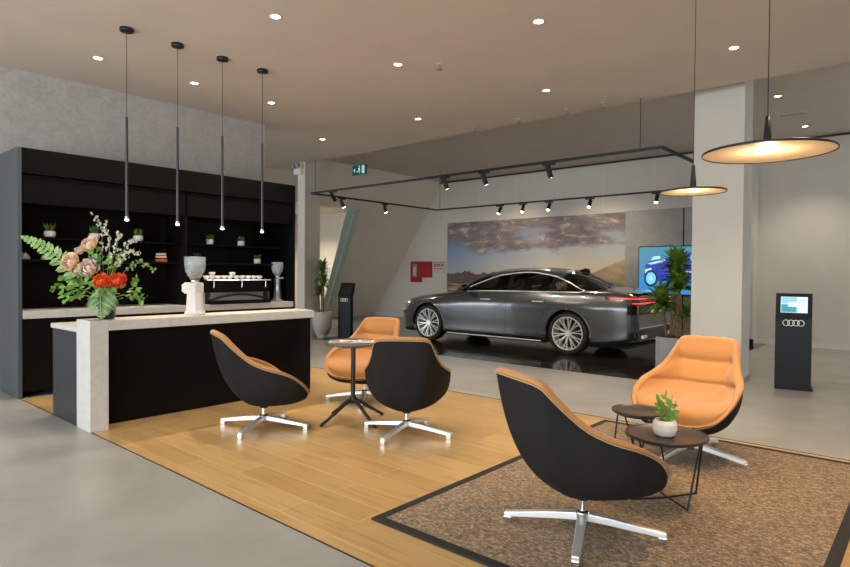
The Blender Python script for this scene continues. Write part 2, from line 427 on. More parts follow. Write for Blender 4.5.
poly(s, [(.20, .69), (.62, .80), (.60, .74), (.30, .67)], ys-.003, 3)
poly(s, [(.28, .76), (.50, .80), (.48, .86), (.34, .85)], ys-.003, 3)
poly(s, [(.66, .79), (.82, .93), (1.1, .90), (1.06, .76)], ys-.003, 4); poly(s, [(1.12, .76), (1.14, .90), (1.5, .88), (1.52, .74)], ys-.003, 5)
poly(s, [(.15, .56), (.30, .60), (.30, .48), (.16, .46)], ys-.003, 3); poly(s, [(.66, .50), (1.4, .54), (1.4, .51), (.66, .47)], ys-.003, 3)
poly(s, [(1.3, .62), (1.75, .66), (1.75, .55), (1.35, .52)], ys-.003, 3)
for wx, wz, wr in ((.29, .36, .19), (1.52, .33, .22)):
    for r, mi, dy in ((wr, 4, .004), (wr*.72, 5, .005), (wr*.30, 3, .006)):
        poly(s, [(wx+r*.8*math.cos(2*PI*i/20), wz+r*math.sin(2*PI*i/20)) for i in range(20)], ys-dy, mi)
s.build('screen', ['tv_sky', 'tv_ground', 'tv_blue', 'tv_pale', 'tv_dark', 'tv_cyan'], tv)

fb = empty('fire_cabinet', (-12.17, YB-.12, 1.10), 0, 'red fire cabinet with extinguisher window on the back wall', 'fire cabinet')
box(0, .37, 0, .12, 0, .62).build('tall_box', 'red', fb, bevel=.006)
box(.375, .77, .02, .12, .14, .62).build('hose_box', 'red', fb, bevel=.006)
w_ = MB(); w_.box(.10, .27, -.006, .001, .16, .54); w_.cyl((.185, -.012, .20), (.185, -.012, .46), .035, n=10, mi=1); w_.build('viewing_window', ['grey_metal', 'sign_grey'], fb)
nb = empty('notice_sign', (-11.37, YB-.02, 1.36), 0, 'small pale notice with red markings beside the fire cabinet', 'sign')
box(0, .46, 0, .02, 0, .36).build('board', 'sign_grey', nb)
s = MB()
for i, (a, b) in enumerate(((.05, .13), (.15, .22), (.24, .30), (.34, .41))):
    s.box(a, b, -.002, .0, .20, .29)
for a in (.05, .17, .29): s.box(a, a+.09, -.002, 0, .13, .16)
s.box(.04, .42, -.002, 0, .315, .33)
s.build('print', 'sign_mark', nb)
pc = empty('framed_picture', (-17.88, 15.0, 1.75), 0, 'orange framed picture on the wall seen through the slanting opening', 'picture')
box(0, .04, 0, .8, 0, .95).build('frame', 'white', pc); box(.041, .045, .02, .78, .02, .93).build('canvas', 'paper_print', pc)

# exit sign and emergency lamp
ex = empty('exit_sign', (-10.36, 9.3, 3.62), 0, 'hanging green exit sign with running figure under the raised ceiling', 'sign')
box(0, .46, -.02, .02, 0, .22).build('case', 'exit_green', ex, bevel=.004)
s = MB(); y = -.023
poly(s, [(.20, .15), (.26, .16), (.27, .12), (.22, .10)], y, 0); poly(s, [(.22, .11), (.26, .12), (.28, .07), (.25, .03), (.23, .03), (.25, .07)], y, 0)
poly(s, [(.22, .11), (.24, .10), (.20, .06), (.15, .06), (.15, .08), (.19, .08)], y, 0)
poly(s, [(.25+.022*math.cos(i*PI/5), .185+.022*math.sin(i*PI/5)) for i in range(10)], y, 0)
s.build('running_figure', 'exit_white', ex)
s = MB(); poly(s, [(.33, .02), (.42, .02), (.42, .20), (.33, .20)], y, 0); s.build('doorway_mark', 'exit_white', ex)
s = MB(); poly(s, [(.04, .11), (.10, .16), (.10, .06)], y, 0); s.build('arrow_mark', 'exit_white', ex)
for a in (.08, .38): MB().cyl((a, 0, .22), (a, 0, .40), .004, n=6).build('hanger', 'grey_metal', ex)
el = empty('emergency_light', (-10.24, 7.65, 3.42), 0, 'white twin-lamp emergency light at the top of the far column', 'lamp')
box(-.12, .12, -.02, .05, 0, .13).build('housing', 'plastic_white', el, bevel=.01)
for a in (-.07, .07): MB().cyl((a, -.08, .17), (a, -.02, .19), .05, .035, n=14).build('lamp_head', 'grey_metal', el)

# ------------------------------------------------------------------ back-bar cabinet
cb = empty('back_bar_cabinet', (-7.35, 1.89, 0), 0, 'tall black open-shelved bar cabinet against the concrete wall', 'cabinet')
D, Wd = -.68, 3.56
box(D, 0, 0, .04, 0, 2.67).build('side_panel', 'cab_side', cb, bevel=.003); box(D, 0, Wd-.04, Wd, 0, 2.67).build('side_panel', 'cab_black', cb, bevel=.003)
box(D, D+.02, .04, Wd-.04, 0, 2.4).build('back_panel', 'black', cb)
box(D, -.0, .04, Wd-.04, 2.40, 2.67).build('top_fascia', 'cab_fascia', cb, bevel=.003)
for i in range(2):
    y0 = .045 + i*1.83; box(-.40, -.02, y0, y0+(1.81 if i == 0 else 1.63), 2.085, 2.392).build('upper_door', 'cab_fascia', cb, bevel=.003)
box(-.58, -.02, 1.855, 1.875, .93, 2.085).build('divider', 'black', cb)
for z in (1.715, 1.465): box(D+.02, -.16, .04, Wd-.04, z, z+.025).build('shelf', 'cab_fascia', cb, bevel=.002)
box(D+.02, -.03, .04, Wd-.04, .06, .845).build('base_unit', 'black', cb)
for i in range(4): box(-.03, -.012, .045+i*.868, .045+i*.868+.862, .08, .84).build('door', 'black', cb, bevel=.002)
wt = box(-7.97, -7.33, 1.935, 5.405, .85, .93).build('worktop', 'counter', bevel=.004); tag(wt, 'pale stone worktop running through the black back-bar cabinet', 'worktop')

# ------------------------------------------------------------------ front counter
fc = empty('service_counter', (-5.39, 1.90, 0), 0, 'black service counter with pale waterfall end on the oak floor', 'counter')
box(-.305, 0, 0, .15, 0, .945).build('waterfall_leg', 'counter', fc, bevel=.003)
box(-.36, 0, .151, 2.36, .855, .94).build('bar_top', 'counter', fc, bevel=.003)
box(-.97, -.306, 0, 2.33, .83, .872).build('worktop', 'counter', fc, bevel=.003)
box(-.22, -.19, .15, 2.46, 0, .854).build('front_panel', 'black', fc)
box(-.95, -.306, .012, .05, 0, .829).build('end_panel', 'charcoal', fc); box(-.95, -.22, 2.42, 2.46, 0, .829).build('end_panel', 'black', fc)
box(-.95, -.92, .05, 2.29, 0, .829).build('rear_panel', 'black', fc)

# ------------------------------------------------------------------ lounge chairs
RIM = [(0, .345, 0, .288), (20, .340, .130, .292), (38, .318, .245, .325), (55, .255, .325, .400), (74, .145, .366, .488), (90, .03, .368, .538), (106, -.085, .342, .575), (120, -.190, .300, .628),
       (132, -.275, .265, .702), (142, -.346, .243, .772), (151, -.396, .222, .828), (160, -.420, .178, .846), (170, -.430, .10, .850), (180, -.432, 0, .851)]
TX, TY, TZ = [(r[0], r[1]) for r in RIM], [(r[0], r[2]) for r in RIM], [(r[0], r[3]) for r in RIM]
def rim(a):
    s_ = 1 if a <= 180 else -1
    a = a if a <= 180 else 360-a
    return Vector((interp(TX, a), s_*interp(TY, a), interp(TZ, a)))
def bez(p0, p1, p2, t): return p0*(1-t)**2 + p1*2*t*(1-t) + p2*t*t
def make_chair():
    root = empty('lounge_chair', (0, 0, 0), 0, 'x', 'chair', 'orange and black swivel lounge chairs')
    NA = 72
    ang = [360*i/NA for i in range(NA)]
    sh = MB(); rows = []
    for k in range(25):
        t = k/24; row = []
        for a in ang:
            r = rim(a); back = max(0, -r.x/.43); fr_ = max(0, r.x/.35)
            kk = 1.0-.20*back+.10*fr_
            p = bez(Vector((0, 0, .190)), Vector((r.x*kk, r.y*kk, .195+.015*(1-back))), r, t)
            row.append(p)
        rows.append(row)
    # rolled lip under the cushion edge
    rows.append([Vector((rim(a).x*.95, rim(a).y*.95, rim(a).z)) for a in ang])
    sh.grid(rows, 0, True, True); sh.build('shell', 'shell', root)
    cu = MB(); rows = []
    NR = 46
    for k in range(NR+1):
        t = k/NR; row = []
        for a in ang:
            r = rim(a); front = min(1, max(0, r.x/.30)); ins = .052-.036*front
            hor = Vector((r.x, r.y, 0)); L = hor.length; q_ = hor*((L-ins)/L); q_.z = r.z+.004+.004*front
            back = min(1, max(0, (-r.x+.02)/.3)); 
            p1 = Vector((q_.x*(.92-.14*back+.20*front), q_.y*(.93+.13*front), .390+.03*back+.065*front))
            p = bez(Vector((.03, 0, .410)), p1, q_, t)
            # upholstery seams: creases across the back, soft pillows between
            if p.x < .06:
                wgt = min(1, max(0, (.06-p.x)/.10))
                edge = min(1, (1-t)/.12)
                dn = -(hor.normalized())
                zl = p.z-.30*p.y*p.y
                for z0, dpt in ((.515, .024), (.680, .020)):
                    p += dn*(-dpt*math.exp(-((zl-z0)/.013)**2)*wgt*edge)
                p += dn*(.016*wgt*edge*(math.sin(PI*min(1, max(0, (zl-.515)/.165)))+math.sin(PI*min(1, max(0, (zl-.68)/.2)))))
            row.append(p)
        rows.append(row)
    def ring(f): rows.append([f(rim(a)) for a in ang])
    def off(r, d, u):
        hor = Vector((r.x, r.y, 0)).normalized(); return r+hor*d+Vector((0, 0, u))
    def fz_(r): return min(1, max(0, r.x/.30))
    for d, u in ((-.042, .013), (-.026, .018), (-.010, .016), (.003, .007), (.004, -.004), (-.003, -.009)):
        ring(lambda r: off(r, d+(.035*fz_(r) if d < -.005 else .004*fz_(r)), u*(1-.75*fz_(r))))
    cu.grid(rows, 0, True, True); cu.build('cushion', 'leather', root)
    pp = MB(); pp.tube([off(rim(a), .002, -.012) for a in ang], .0035, 6, 0, True); pp.build('piping', 'piping', root)
    MB().cyl((0, 0, .05), (0, 0, .21), .024, n=20).build('post', 'chrome', root)
    MB().cyl((0, 0, .175), (0, 0, .20), .035, .045, n=24).build('swivel_plate', 'black_metal', root)
    base = MB().lathe([(0, .045), (.034, .045), (.038, .06), (.038, .105), (.026, .118), (0, .118)], n=24).build('hub', 'chrome', root)
    for i in range(4):
        lg = MB(); rows = []
        for r, w, z0, z1 in ((.02, .050, .066, .106), (.15, .047, .056, .093), (.30, .043, .040, .070), (.395, .041, .030, .056), (.415, .038, .030, .053)):
            rows.append([(r, -w/2, z0), (r, w/2, z0), (r, w/2*.92, z1), (r, -w/2*.92, z1)])
        n_ = MB(); vs = [p for r in rows for p in r]; fs = []
        for k in range(len(rows)-1):
            for j in range(4): fs.append((k*4+j, k*4+(j+1) % 4, (k+1)*4+(j+1) % 4, (k+1)*4+j))
        fs += [(3, 2, 1, 0), tuple(range(len(vs)-4, len(vs)))]
        n_.add(vs, fs); o = n_.build('leg', 'alu', root, bevel=.004); o.rotation_euler.z = i*PI/2
        gd = MB().box(.375, .417, -.019, .019, 0.0, .031).build('glide', 'chrome', o, bevel=.003)
    return root
chair = make_chair()
def place(c, x, y, heading, legdeg, label):
    c.location = (x, y, c.location.z); c.rotation_euler.z = R_(heading); c['label'] = label
    i = 0
    for k in kids(c):
        if k.name.startswith('leg'):
            k.rotation_euler.z = R_(legdeg-heading)+i*PI/2; i += 1
specs = [(-4.49, 3.0, 70, 28.6, 0, 'black-shelled lounge chair in profile beside the dark service counter'),
         (-3.43, 3.71, 127, 15, 0, 'lounge chair seen square from behind, black back hiding the round table edge'),
         (-4.66, 4.37, -72, 41, 0, 'orange lounge chair facing forward behind the round bistro table'),
         (-1.41, 2.895, 62, 22, .012, 'nearest lounge chair with its black back, standing on the brown rug'),
         (-1.42, 4.69, -92, -11, .012, 'lounge chair with orange seat facing forward at the rug edge behind coffee tables')]
for i, (x, y, h, lg, z, lab) in enumerate(specs):
    c = chair if i == 0 else dup(chair)
    c.location.z = z; place(c, x, y, h, lg, lab)

# rug
rg = empty('rug', (-2.36, 2.27, 0), 0, 'brown woven rug with black border on the oak floor', 'rug')
RX, RY = 2.02, 3.01
box(.05, RX-.05, .05, RY-.05, .0005, .011).build('pile', 'rug', rg)
e = MB(); e.box(0, RX, 0, .055, .0005, .0125); e.box(0, RX, RY-.055, RY, .0005, .0125); e.box(0, .055, .055, RY-.055, .0005, .0125); e.box(RX-.055, RX, .055, RY-.055, .0005, .0125)
e.build('border', 'rug_edge', rg)

# ------------------------------------------------------------------ bistro table
bt = empty('bistro_table', (-4.09, 3.69, 0), 0, 'small round bistro table on a black four-star base between three chairs', 'table')
MB().lathe([(0, .700), (.20, .700), (.262, .712), (.27, .720), (.27, .730), (.266, .733), (0, .733)], n=64).build('tabletop', mat('grey_tabletop', (.11, .10, .09), .3), bt)
MB().cyl((0, 0, .19), (0, 0, .70), .021, n=18).build('column', 'black_metal', bt)
MB().cyl((0, 0, .685), (0, 0, .70), .12, n=24).build('mounting_plate', 'black_metal', bt)
MB().lathe([(0, .16), (.03, .165), (.034, .19), (.030, .225), (.021, .24)], n=20).build('hub', 'black_metal', bt)
for i, a in enumerate((262.5-0., 352.5, 82.5, 172.5)):
    o = MB().tube([(.015, 0, .20), (.09, 0, .165), (.19, 0, .10), (.28, 0, .045), (.335, 0, .016)], .015, 10, rs=[.019, .018, .016, .014, .013]).build('leg', 'black_metal', bt)
    o.rotation_euler.z = R_(a)
    MB().cyl((.335, 0, 0), (.335, 0, .02), .016, n=12).build('foot', 'black_metal', o)
mg = empty('magazine', (-4.12, 3.59, .7332), R_(45), 'open pale magazine on the bistro table, left of the other', 'magazine', 'magazines on the bistro table')
g = MB(); g.grid([[(-.125+.25*i/12, -.085+.17*j, .003+.010*abs(math.sin(PI*(i/12)*1))**.7*(1 if i != 6 else .3)) for j in (0, 1)] for i in range(13)]); g.box(-.125, .125, -.085, .085, 0, .003)
g.build('pages', 'paper', mg)
g = MB(); g.box(-.10, -.03, -.05, .04, .0125, .0135); g.box(.03, .09, -.06, .0, .0125, .0135); g.build('picture', 'paper_print', mg)
mg2 = empty('magazine', (-3.975, 3.80, .7332), R_(-45), 'closed pale magazine with orange cover on the bistro table, beside the chair back', 'magazine', 'magazines on the bistro table')
box(-.085, .085, -.12, .12, 0, .007).build('pages', 'paper', mg2); box(-.05, .04, -.08, .01, .007, .008).build('cover_picture', 'paper_print', mg2)

# ------------------------------------------------------------------ coffee tables
def coffee(x, y, zt, R, rz, label):
    t = empty('coffee_table', (x, y, .012), rz, label, 'table', 'round wire coffee tables on the rug'); h = zt-.012
    MB().lathe([(0, h-.012), (R-.012, h-.012), (R-.003, h-.006), (R, h+.002), (R, h+.010), (R-.004, h+.011), (R-.008, h+.004), (R-.014, h), (0, h)], n=72).build('tray_top', 'tabletop_dark', t)
    k_ = R/.235
    A, D_, C_, B_ = [Vector((a*k_, b*k_, .006)) for a, b in ((-.145, -.167), (.166, -.126), (.115, .20), (-.13, .16))]
    T1, T2 = Vector((.185*k_, .055*k_, h-.014)), Vector((-.185*k_, -.01*k_, h-.014))
    fr = MB(); fr.tube([A, (0, 0, .006), C_], .006, 8); fr.tube([D_+Vector((0, 0, .008)), (0, 0, .016), B_+Vector((0, 0, .008))], .006, 8); fr.build('floor_cross', 'black_metal', t)
    for foot, top, sd in ((C_, T1, .02), (D_, T1, -.02), (A, T2, -.02), (B_, T2, .02)):
        q_ = top+Vector((0, sd, 0))
        MB().tube([foot, foot.lerp(q_, .5), q_], .006, 8).build('leg', 'black_metal', t)
    rg_ = MB(); rg_.tube([(R*.82*math.cos(2*PI*i/40), R*.82*math.sin(2*PI*i/40), h-.018) for i in range(40)], .005, 6, closed=True); rg_.build('support_ring', 'black_metal', t)
    return t
coffee(-1.245, 3.665, .400, .238, 0, 'larger front coffee table with dark round tray top holding the small plant')
bk = coffee(-1.575, 4.09, .42, .185, R_(150), 'smaller coffee table at the back with an empty dark tray top')
zz = empty('potted_plant', (-1.245, 3.64, .401), 0, 'small green plant in a faceted white pot on the front coffee table', 'plant')
MB().lathe([(0, 0), (.045, 0), (.062, .012), (.072, .04), (.070, .075), (.058, .097), (.052, .097), (.050, .085)], n=14, smooth=False).build('pot', 'white', zz)
MB().lathe([(.054, .083), (0, .086)], n=14).build('soil', 'soil', zz)
lf = MB()
for k in range(7):
    a = k*2.4; tilt = random.uniform(.15, .75); d = Vector((math.cos(a)*tilt, math.sin(a)*tilt, 1)).normalized(); L = random.uniform(.10, .17); b0 = Vector((math.cos(a)*.02, math.sin(a)*.02, .08))
    lf.tube([b0, b0+d*L*.5, b0+d*L], .0035, 5, rs=[.004, .003, .002])
    side = d.cross(Vector((math.sin(a*1.7), math.cos(a*1.7), .2))).normalized()
    for j in range(4):
        t_ = .30+.19*j; sg = 1 if j % 2 else -1
        lf.leaf(b0+d*L*t_, side*sg*.8+d*.55, d.cross(side), .054-.003*j, .027, .1, 0, 5, .2)
    lf.leaf(b0+d*L*.95, d, side, .048, .026, 0, 0, 5, .2)
lf.build('foliage', 'leaf_bright', zz)

# ------------------------------------------------------------------ dracaenas
def rosette(mb, c, n_, L, W, up0=.2, up1=1.3):
    for k in range(n_):
        a = k*2.399+random.uniform(-.2, .2); t_ = k/n_
        el_ = up0+(up1-up0)*t_
        d = Vector((math.cos(a)*math.cos(el_), math.sin(a)*math.cos(el_), math.sin(el_)))
        mb.leaf(Vector(c)+Vector((0, 0, .10*t_-.05)), d, Vector((0, 0, 1)) if el_ < 1.2 else Vector((1, 0, 0)), L*random.uniform(.8, 1.1), W, random.uniform(.25, .55)*(1-t_*.6), 0, 7, .25, .75)
dl_ = empty('dracaena_plant', (-9.72, 7.90, .006), 0, 'tall cane plant in round stone pot beside the far left column', 'plant')
MB().lathe([(0, .0), (.11, 0), (.115, .03), (.10, .04), (.15, .10), (.195, .22), (.205, .38), (.198, .54), (.185, .55), (.178, .54), (.178, .48)], n=40).build('pot', 'pot_grey', dl_)
MB().lathe([(.18, .49), (0, .50)], n=24).build('soil', 'soil', dl_)
for (px, py, h_, cx_, cy_) in ((-.03, .02, 1.42, -.05, .03), (.05, -.03, 1.12, .08, -.05), (-.05, -.05, .92, -.10, -.04)):
    MB().tube([(px, py, .48), (cx_*.6+px*.4, cy_*.6, (h_+.48)/2), (cx_, cy_, h_)], .022, 8).build('cane', 'bark', dl_)
f_ = MB()
rosette(f_, (-.05, .03, 1.42), 46, .26, .07); rosette(f_, (.08, -.05, 1.12), 40, .24, .07); rosette(f_, (-.08, -.04, .92), 34, .22, .065); rosette(f_, (-.03, .02, 1.25), 30, .23, .065, -.1, .8); f_.build('foliage', 'leaf', dl_)
dr = empty('dracaena_plant', (-2.97, 9.0, 0.006), 0, 'bushy cane plant in tall square ribbed planter in front of the television', 'plant')
p_ = MB(); p_.box(-.19, .19, -.19, .19, 0, .45)
for k in range(13):
    x = -.186+k*.031; p_.cyl((x, -.192, 0), (x, -.192, .45), .008, n=8); p_.cyl((.192, x, 0), (.192, x, .45), .008, n=8)
p_.build('planter', 'planter', dr); box(-.17, .17, -.17, .17, .45, .455).build('soil', 'soil', dr)
for (px, py, h_, cx_, cy_) in ((-.05, .0, 1.50, .03, .02), (.05, -.04, 1.20, .08, -.03), (-.08, -.06, .95, -.16, -.06), (.10, .05, .76, .18, .02)):
    MB().tube([(px, py, .44), (cx_*.6+px*.4, cy_*.6, (h_+.44)/2), (cx_, cy_, h_)], .024, 8).build('cane', 'bark', dr)
f_ = MB()
rosette(f_, (.03, .02, 1.50), 70, .36, .10, .2, 1.4); rosette(f_, (.08, -.03, 1.20), 64, .34, .10, .1, 1.4); rosette(f_, (-.16, -.06, .95), 70, .36, .10, -.2, 1.2); rosette(f_, (.18, .02, .80), 30, .24, .07); rosette(f_, (.03, .02, 1.34), 46, .33, .09, .0, 1.1)
f_.build('foliage', 'leaf', dr)

# ------------------------------------------------------------------ kiosks
def kiosk(x, y, rz, label, lit=True):
    k = empty('display_kiosk', (x, y, 0), rz, label, 'kiosk', 'black display kiosks')
    W = .375
    # side profile in (y, z): front is -y
    pr_ = [(-.06, 0), (-.06, .86), (-.085, .885), (.015, 1.16), (.045, 1.155), (.045, 1.10), (-.01, .90), (.0, .0)]
    MB().prism([(-.06, 0.02), (-.06, .855), (-.065, .885), (.035, 1.16), (.085, 1.145), (.02, .87), (.02, .02)], 0, -W/2, W/2).build('body', 'kiosk_black', k, bevel=.004)
    box(-W/2, W/2+.02, -.06, .22, 0, .02).build('foot_plate', 'kiosk_black', k, bevel=.003)
    # tilted screen plate
    a = math.atan2(.10, .275)
    sc_ = MB()
    def P(u, v, o_): # u across, v up the slope from z .885
        return (u, -.065+v*math.sin(a)-o_*math.cos(a), .885+v*math.cos(a)+o_*math.sin(a))
    def quad(mb, u0, u1, v0, v1, o_, mi): mb.add([P(u0, v0, o_), P(u1, v0, o_), P(u1, v1, o_), P(u0, v1, o_)], [(0, 1, 2, 3)], mi)
    quad(sc_, -.135, .140, .045, .245, .002, 0)
    if lit:
      quad(sc_, -.130, .03, .05, .15, .003, 1); quad(sc_, -.130, .03, .16, .24, .003, 2)
      quad(sc_, -.06, .03, .12, .18, .0035, 0); quad(sc_, .045, .135, .20, .205, .003, 3); quad(sc_, .045, .135, .17, .175, .003, 3); quad(sc_, .045, .135, .14, .145, .003, 3); quad(sc_, -.10, -.03, .055, .085, .0035, 3)
    sc_.build('screen', ['kiosk_pale' if lit else 'car_black0', 'kiosk_teal', 'kiosk_sea', 'kiosk_ink'], k)
    rg_ = MB()
    for i in range(4):
        cx_ = -.075+i*.050
        rg_.tube([(cx_+.034*math.cos(2*PI*j/28), -.064, .805+.034*math.sin(2*PI*j/28)) for j in range(28)], .0048, 6, closed=True)
    rg_.build('ring_emblem', 'alu', k)
    return k
for nm, c, e in (('kiosk_pale', (.42, .52, .60), .9), ('kiosk_teal', (.02, .20, .24), .9), ('kiosk_sea', (.15, .34, .42), .9), ('kiosk_ink', (.12, .20, .30), .6), ('car_black0', (0, 0, 0), .0)):
    M[nm] = mat(nm, (.02, .02, .02), .3, emit=c, estr=e)
kiosk(-1.34, 8.31, R_(8), 'black information kiosk with lit screen beside the white column')
kiosk(-9.27, 8.16, R_(2), 'dark information kiosk with unlit screen near the potted cane plant at far left', False)

# ------------------------------------------------------------------ shelf pots
def shelf_pot(x, y, z, label, flat=False, grass=.10):
    p = empty('shelf_plant', (x, y, z), 0, label, 'plant', 'small grass pots on the bar shelves')
    MB().lathe([(0, 0), (.042, 0), (.054, .012), (.060, .04), (.056, .068), (.048, .076), (.044, .07), (0, .066)] if not flat else [(0, 0), (.044, 0), (.048, .006), (.050, .068), (.046, .072), (.043, .066), (0, .064)], n=22).build('pot', 'white', p)
    g_ = MB()
    for k in range(46):
        a = random.uniform(0, 2*PI); r = random.uniform(0, .035)
        g_.leaf((r*math.cos(a), r*math.sin(a), .062), (math.cos(a)*random.uniform(.05, .55), math.sin(a)*random.uniform(.05, .55), 1), (math.cos(a+1), math.sin(a+1), .1), grass*random.uniform(.6, 1.1), .009, .15, 0, 3, .1)
    g_.build('grass_tuft', 'leaf', p)
    return p
UP, LO = 1.741, 1.491
for y, z, fl_, gr, lab in ((2.27, UP, 0, .13, 'round white pot with tall grass, leftmost on the upper bar shelf'),
                      (2.74, UP, 0, .13, 'round white grass pot on the upper shelf above the pale roses'),
                      (3.25, UP, 0, .12, 'round white grass pot on the upper shelf beside the first hanging rod tip'),
                      (4.22, UP, 1, .10, 'straight white grass pot on the upper shelf left of the third rod tip'),
                      (4.70, UP, 1, .10, 'straight white grass pot on the upper shelf between two right rod tips'),
                      (4.03, LO, 1, .09, 'straight white grass pot on the lower shelf above the white grinder'),
                      (4.97, LO, 1, .09, 'straight white grass pot on the lower shelf left of the dark grinder')):
    shelf_pot(-7.62, y, z, lab, fl_, gr)
for y, lab in ((2.02, 'upturned white cup, leftmost on the lower bar shelf'), (2.24, 'upturned white cup on the lower shelf behind the fern tip')):
    c_ = empty('cup', (-7.62, y, LO), 0, lab, 'cup', 'upturned cups on the lower shelf')
    MB().lathe([(.058, 0), (.056, .02), (.042, .05), (.025, .062), (0, .064)], n=24).build('bowl', 'white', c_)
    MB().lathe([(.024, .063), (.026, .070), (.020, .070), (.018, .063)], n=24).build('foot_ring', 'white', c_)
toy = empty('shelf_box', (-7.62, 3.54, LO), R_(0), 'small orange and red striped gift box on the lower bar shelf', 'box')
for i, (z0, z1, mm) in enumerate(((0, .035, 'red_petal'), (.035, .05, 'black'), (.05, .075, 'peach'), (.075, .085, 'black'), (.085, .11, 'peach_pale'))):
    box(-.05, .05, -.055+i*.003, .055-i*.003, z0, z1).build('band', mm, toy)

# ------------------------------------------------------------------ grinders, coffee machine, cups
def grinder(x, y, z, body, rz, label, h=.32, sc=1.):
    g_ = empty('coffee_grinder', (x, y, z), rz, label, 'grinder', 'coffee grinders')
    if body == 'plastic_white':
        MB().lathe([(0, 0), (.085, 0), (.088, .02), (.076, .04), (.066, .19), (.062, .20)], n=8, smooth=False).build('body', body, g_, bevel=.006)
        MB().box(-.055, .085, -.055, .055, .185, .285).build('motor_head', body, g_, bevel=.014, seg=3)
        box(.085, .12, -.035, .035, .20, .27).build('spout', body, g_, bevel=.008)
        z0 = .286
    else:
        MB().lathe([(0, 0), (.075, 0), (.078, .03), (.055, .06), (.042, .20), (.046, .32), (.05, .34), (0, .34)], n=20).build('body', body, g_)
        MB().tube([(0, .07, .02), (0, .06, .20), (0, .055, .33)], .012, 8).build('side_arm', 'black_metal', g_)
        box(-.05, .05, -.05, .09, .34, .36).build('collar', 'chrome', g_)
        z0 = .36
    MB().lathe([(.03, z0), (.034, z0+.03), (.060, z0+.05), (.085, z0+.11), (.090, z0+.16), (.090, z0+.215), (.086, z0+.215), (.086, z0+.16), (.081, z0+.112), (.056, z0+.054), (.028, z0+.034)], n=32).build('hopper', 'glass', g_)
    MB().lathe([(.03, z0), (.050, z0+.052), (.072, z0+.10), (.05, z0+.125), (0, z0+.13)], n=24).build('beans', 'beans', g_)
    MB().lathe([(0, z0-.004), (.036, z0-.002), (.038, z0+.02), (.028, z0+.03)], n=24).build('neck', 'chrome', g_)
    MB().lathe([(.092, z0+.215), (.093, z0+.226), (.0, z0+.230)], n=32).build('lid', 'glass', g_)
    g_.scale = (sc, sc, sc)
    return g_
grinder(-5.56, 2.92, .941, 'plastic_white', R_(200), 'white coffee grinder with clear hopper on the pale counter', sc=1.12)
grinder(-7.52, 5.25, .931, 'hopper_body', R_(0), 'dark steel coffee grinder with clear hopper at right end of worktop')
cm_ = empty('espresso_machine', (-7.80, 4.03, .931), 0, 'wide black espresso machine with cups on top behind the counter', 'espresso machine')
box(.05, .42, 0, .98, .155, .315).build('body', 'black', cm_, bevel=.012)
box(.40, .50, .02, .96, 0, .045).build('drip_tray', 'black', cm_, bevel=.004)
box(.06, .30, .02, .96, .0, .155).build('back_panel', 'counter', cm_)
MB().tube([(.44, .03+.92*i/16, .055+.075*math.sin(PI*i/16)) for i in range(17)], .017, 8).build('arch_bar', 'black_metal', cm_)
box(.02, .46, -.01, .99, .316, .335).build('cup_rail', 'chrome', cm_, bevel=.004)
for y in (.02, .94): box(.36, .44, y, y+.035, 0, .155).build('leg', 'charcoal', cm_)
for y in (.08, .50, .88): MB().tube([(.47, y, .34), (.49, y, .30), (.48, y, .22)], .007, 6).build('steam_wand', 'chrome', cm_)
cup0 = None
cups = [(.07, 0), (.15, 0), (.155, .04), (.24, 0), (.33, 0), (.42, 0), (.52, 0), (.62, 0), (.71, 0), (.80, 0), (.89, 0), (.46, .04)]
for i, (y, dz) in enumerate(cups):
    lab = 'white cup in the row on top of the espresso machine' if dz == 0 else 'white cup stacked on other cups on top of the espresso machine'
    if cup0 is None:
        cup0 = empty('cup', (0, 0, 0), 0, lab, 'cup', 'cups on the espresso machine')
        MB().lathe([(0, .002), (.024, 0), (.030, .01), (.040, .03), (.042, .048), (.039, .048), (.034, .02), (0, .012)], n=20).build('bowl', 'white', cup0)
        MB().tube([(.036+.016*math.sin(PI*j/6), 0, .038-.024*j/6) for j in range(7)], .004, 6).build('handle', 'white', cup0); c_ = cup0
    else: c_ = dup(cup0)
    c_.location = (-7.50 if dz == 0 else -7.50, 4.03+y, .931+.336+dz*1.2); c_.rotation_euler.z = i*1.3; c_['label'] = lab
for i, (y, lab) in enumerate(((4.20, 'folded beige cloth bundle on top of the espresso machine, left end'),)):
    pass

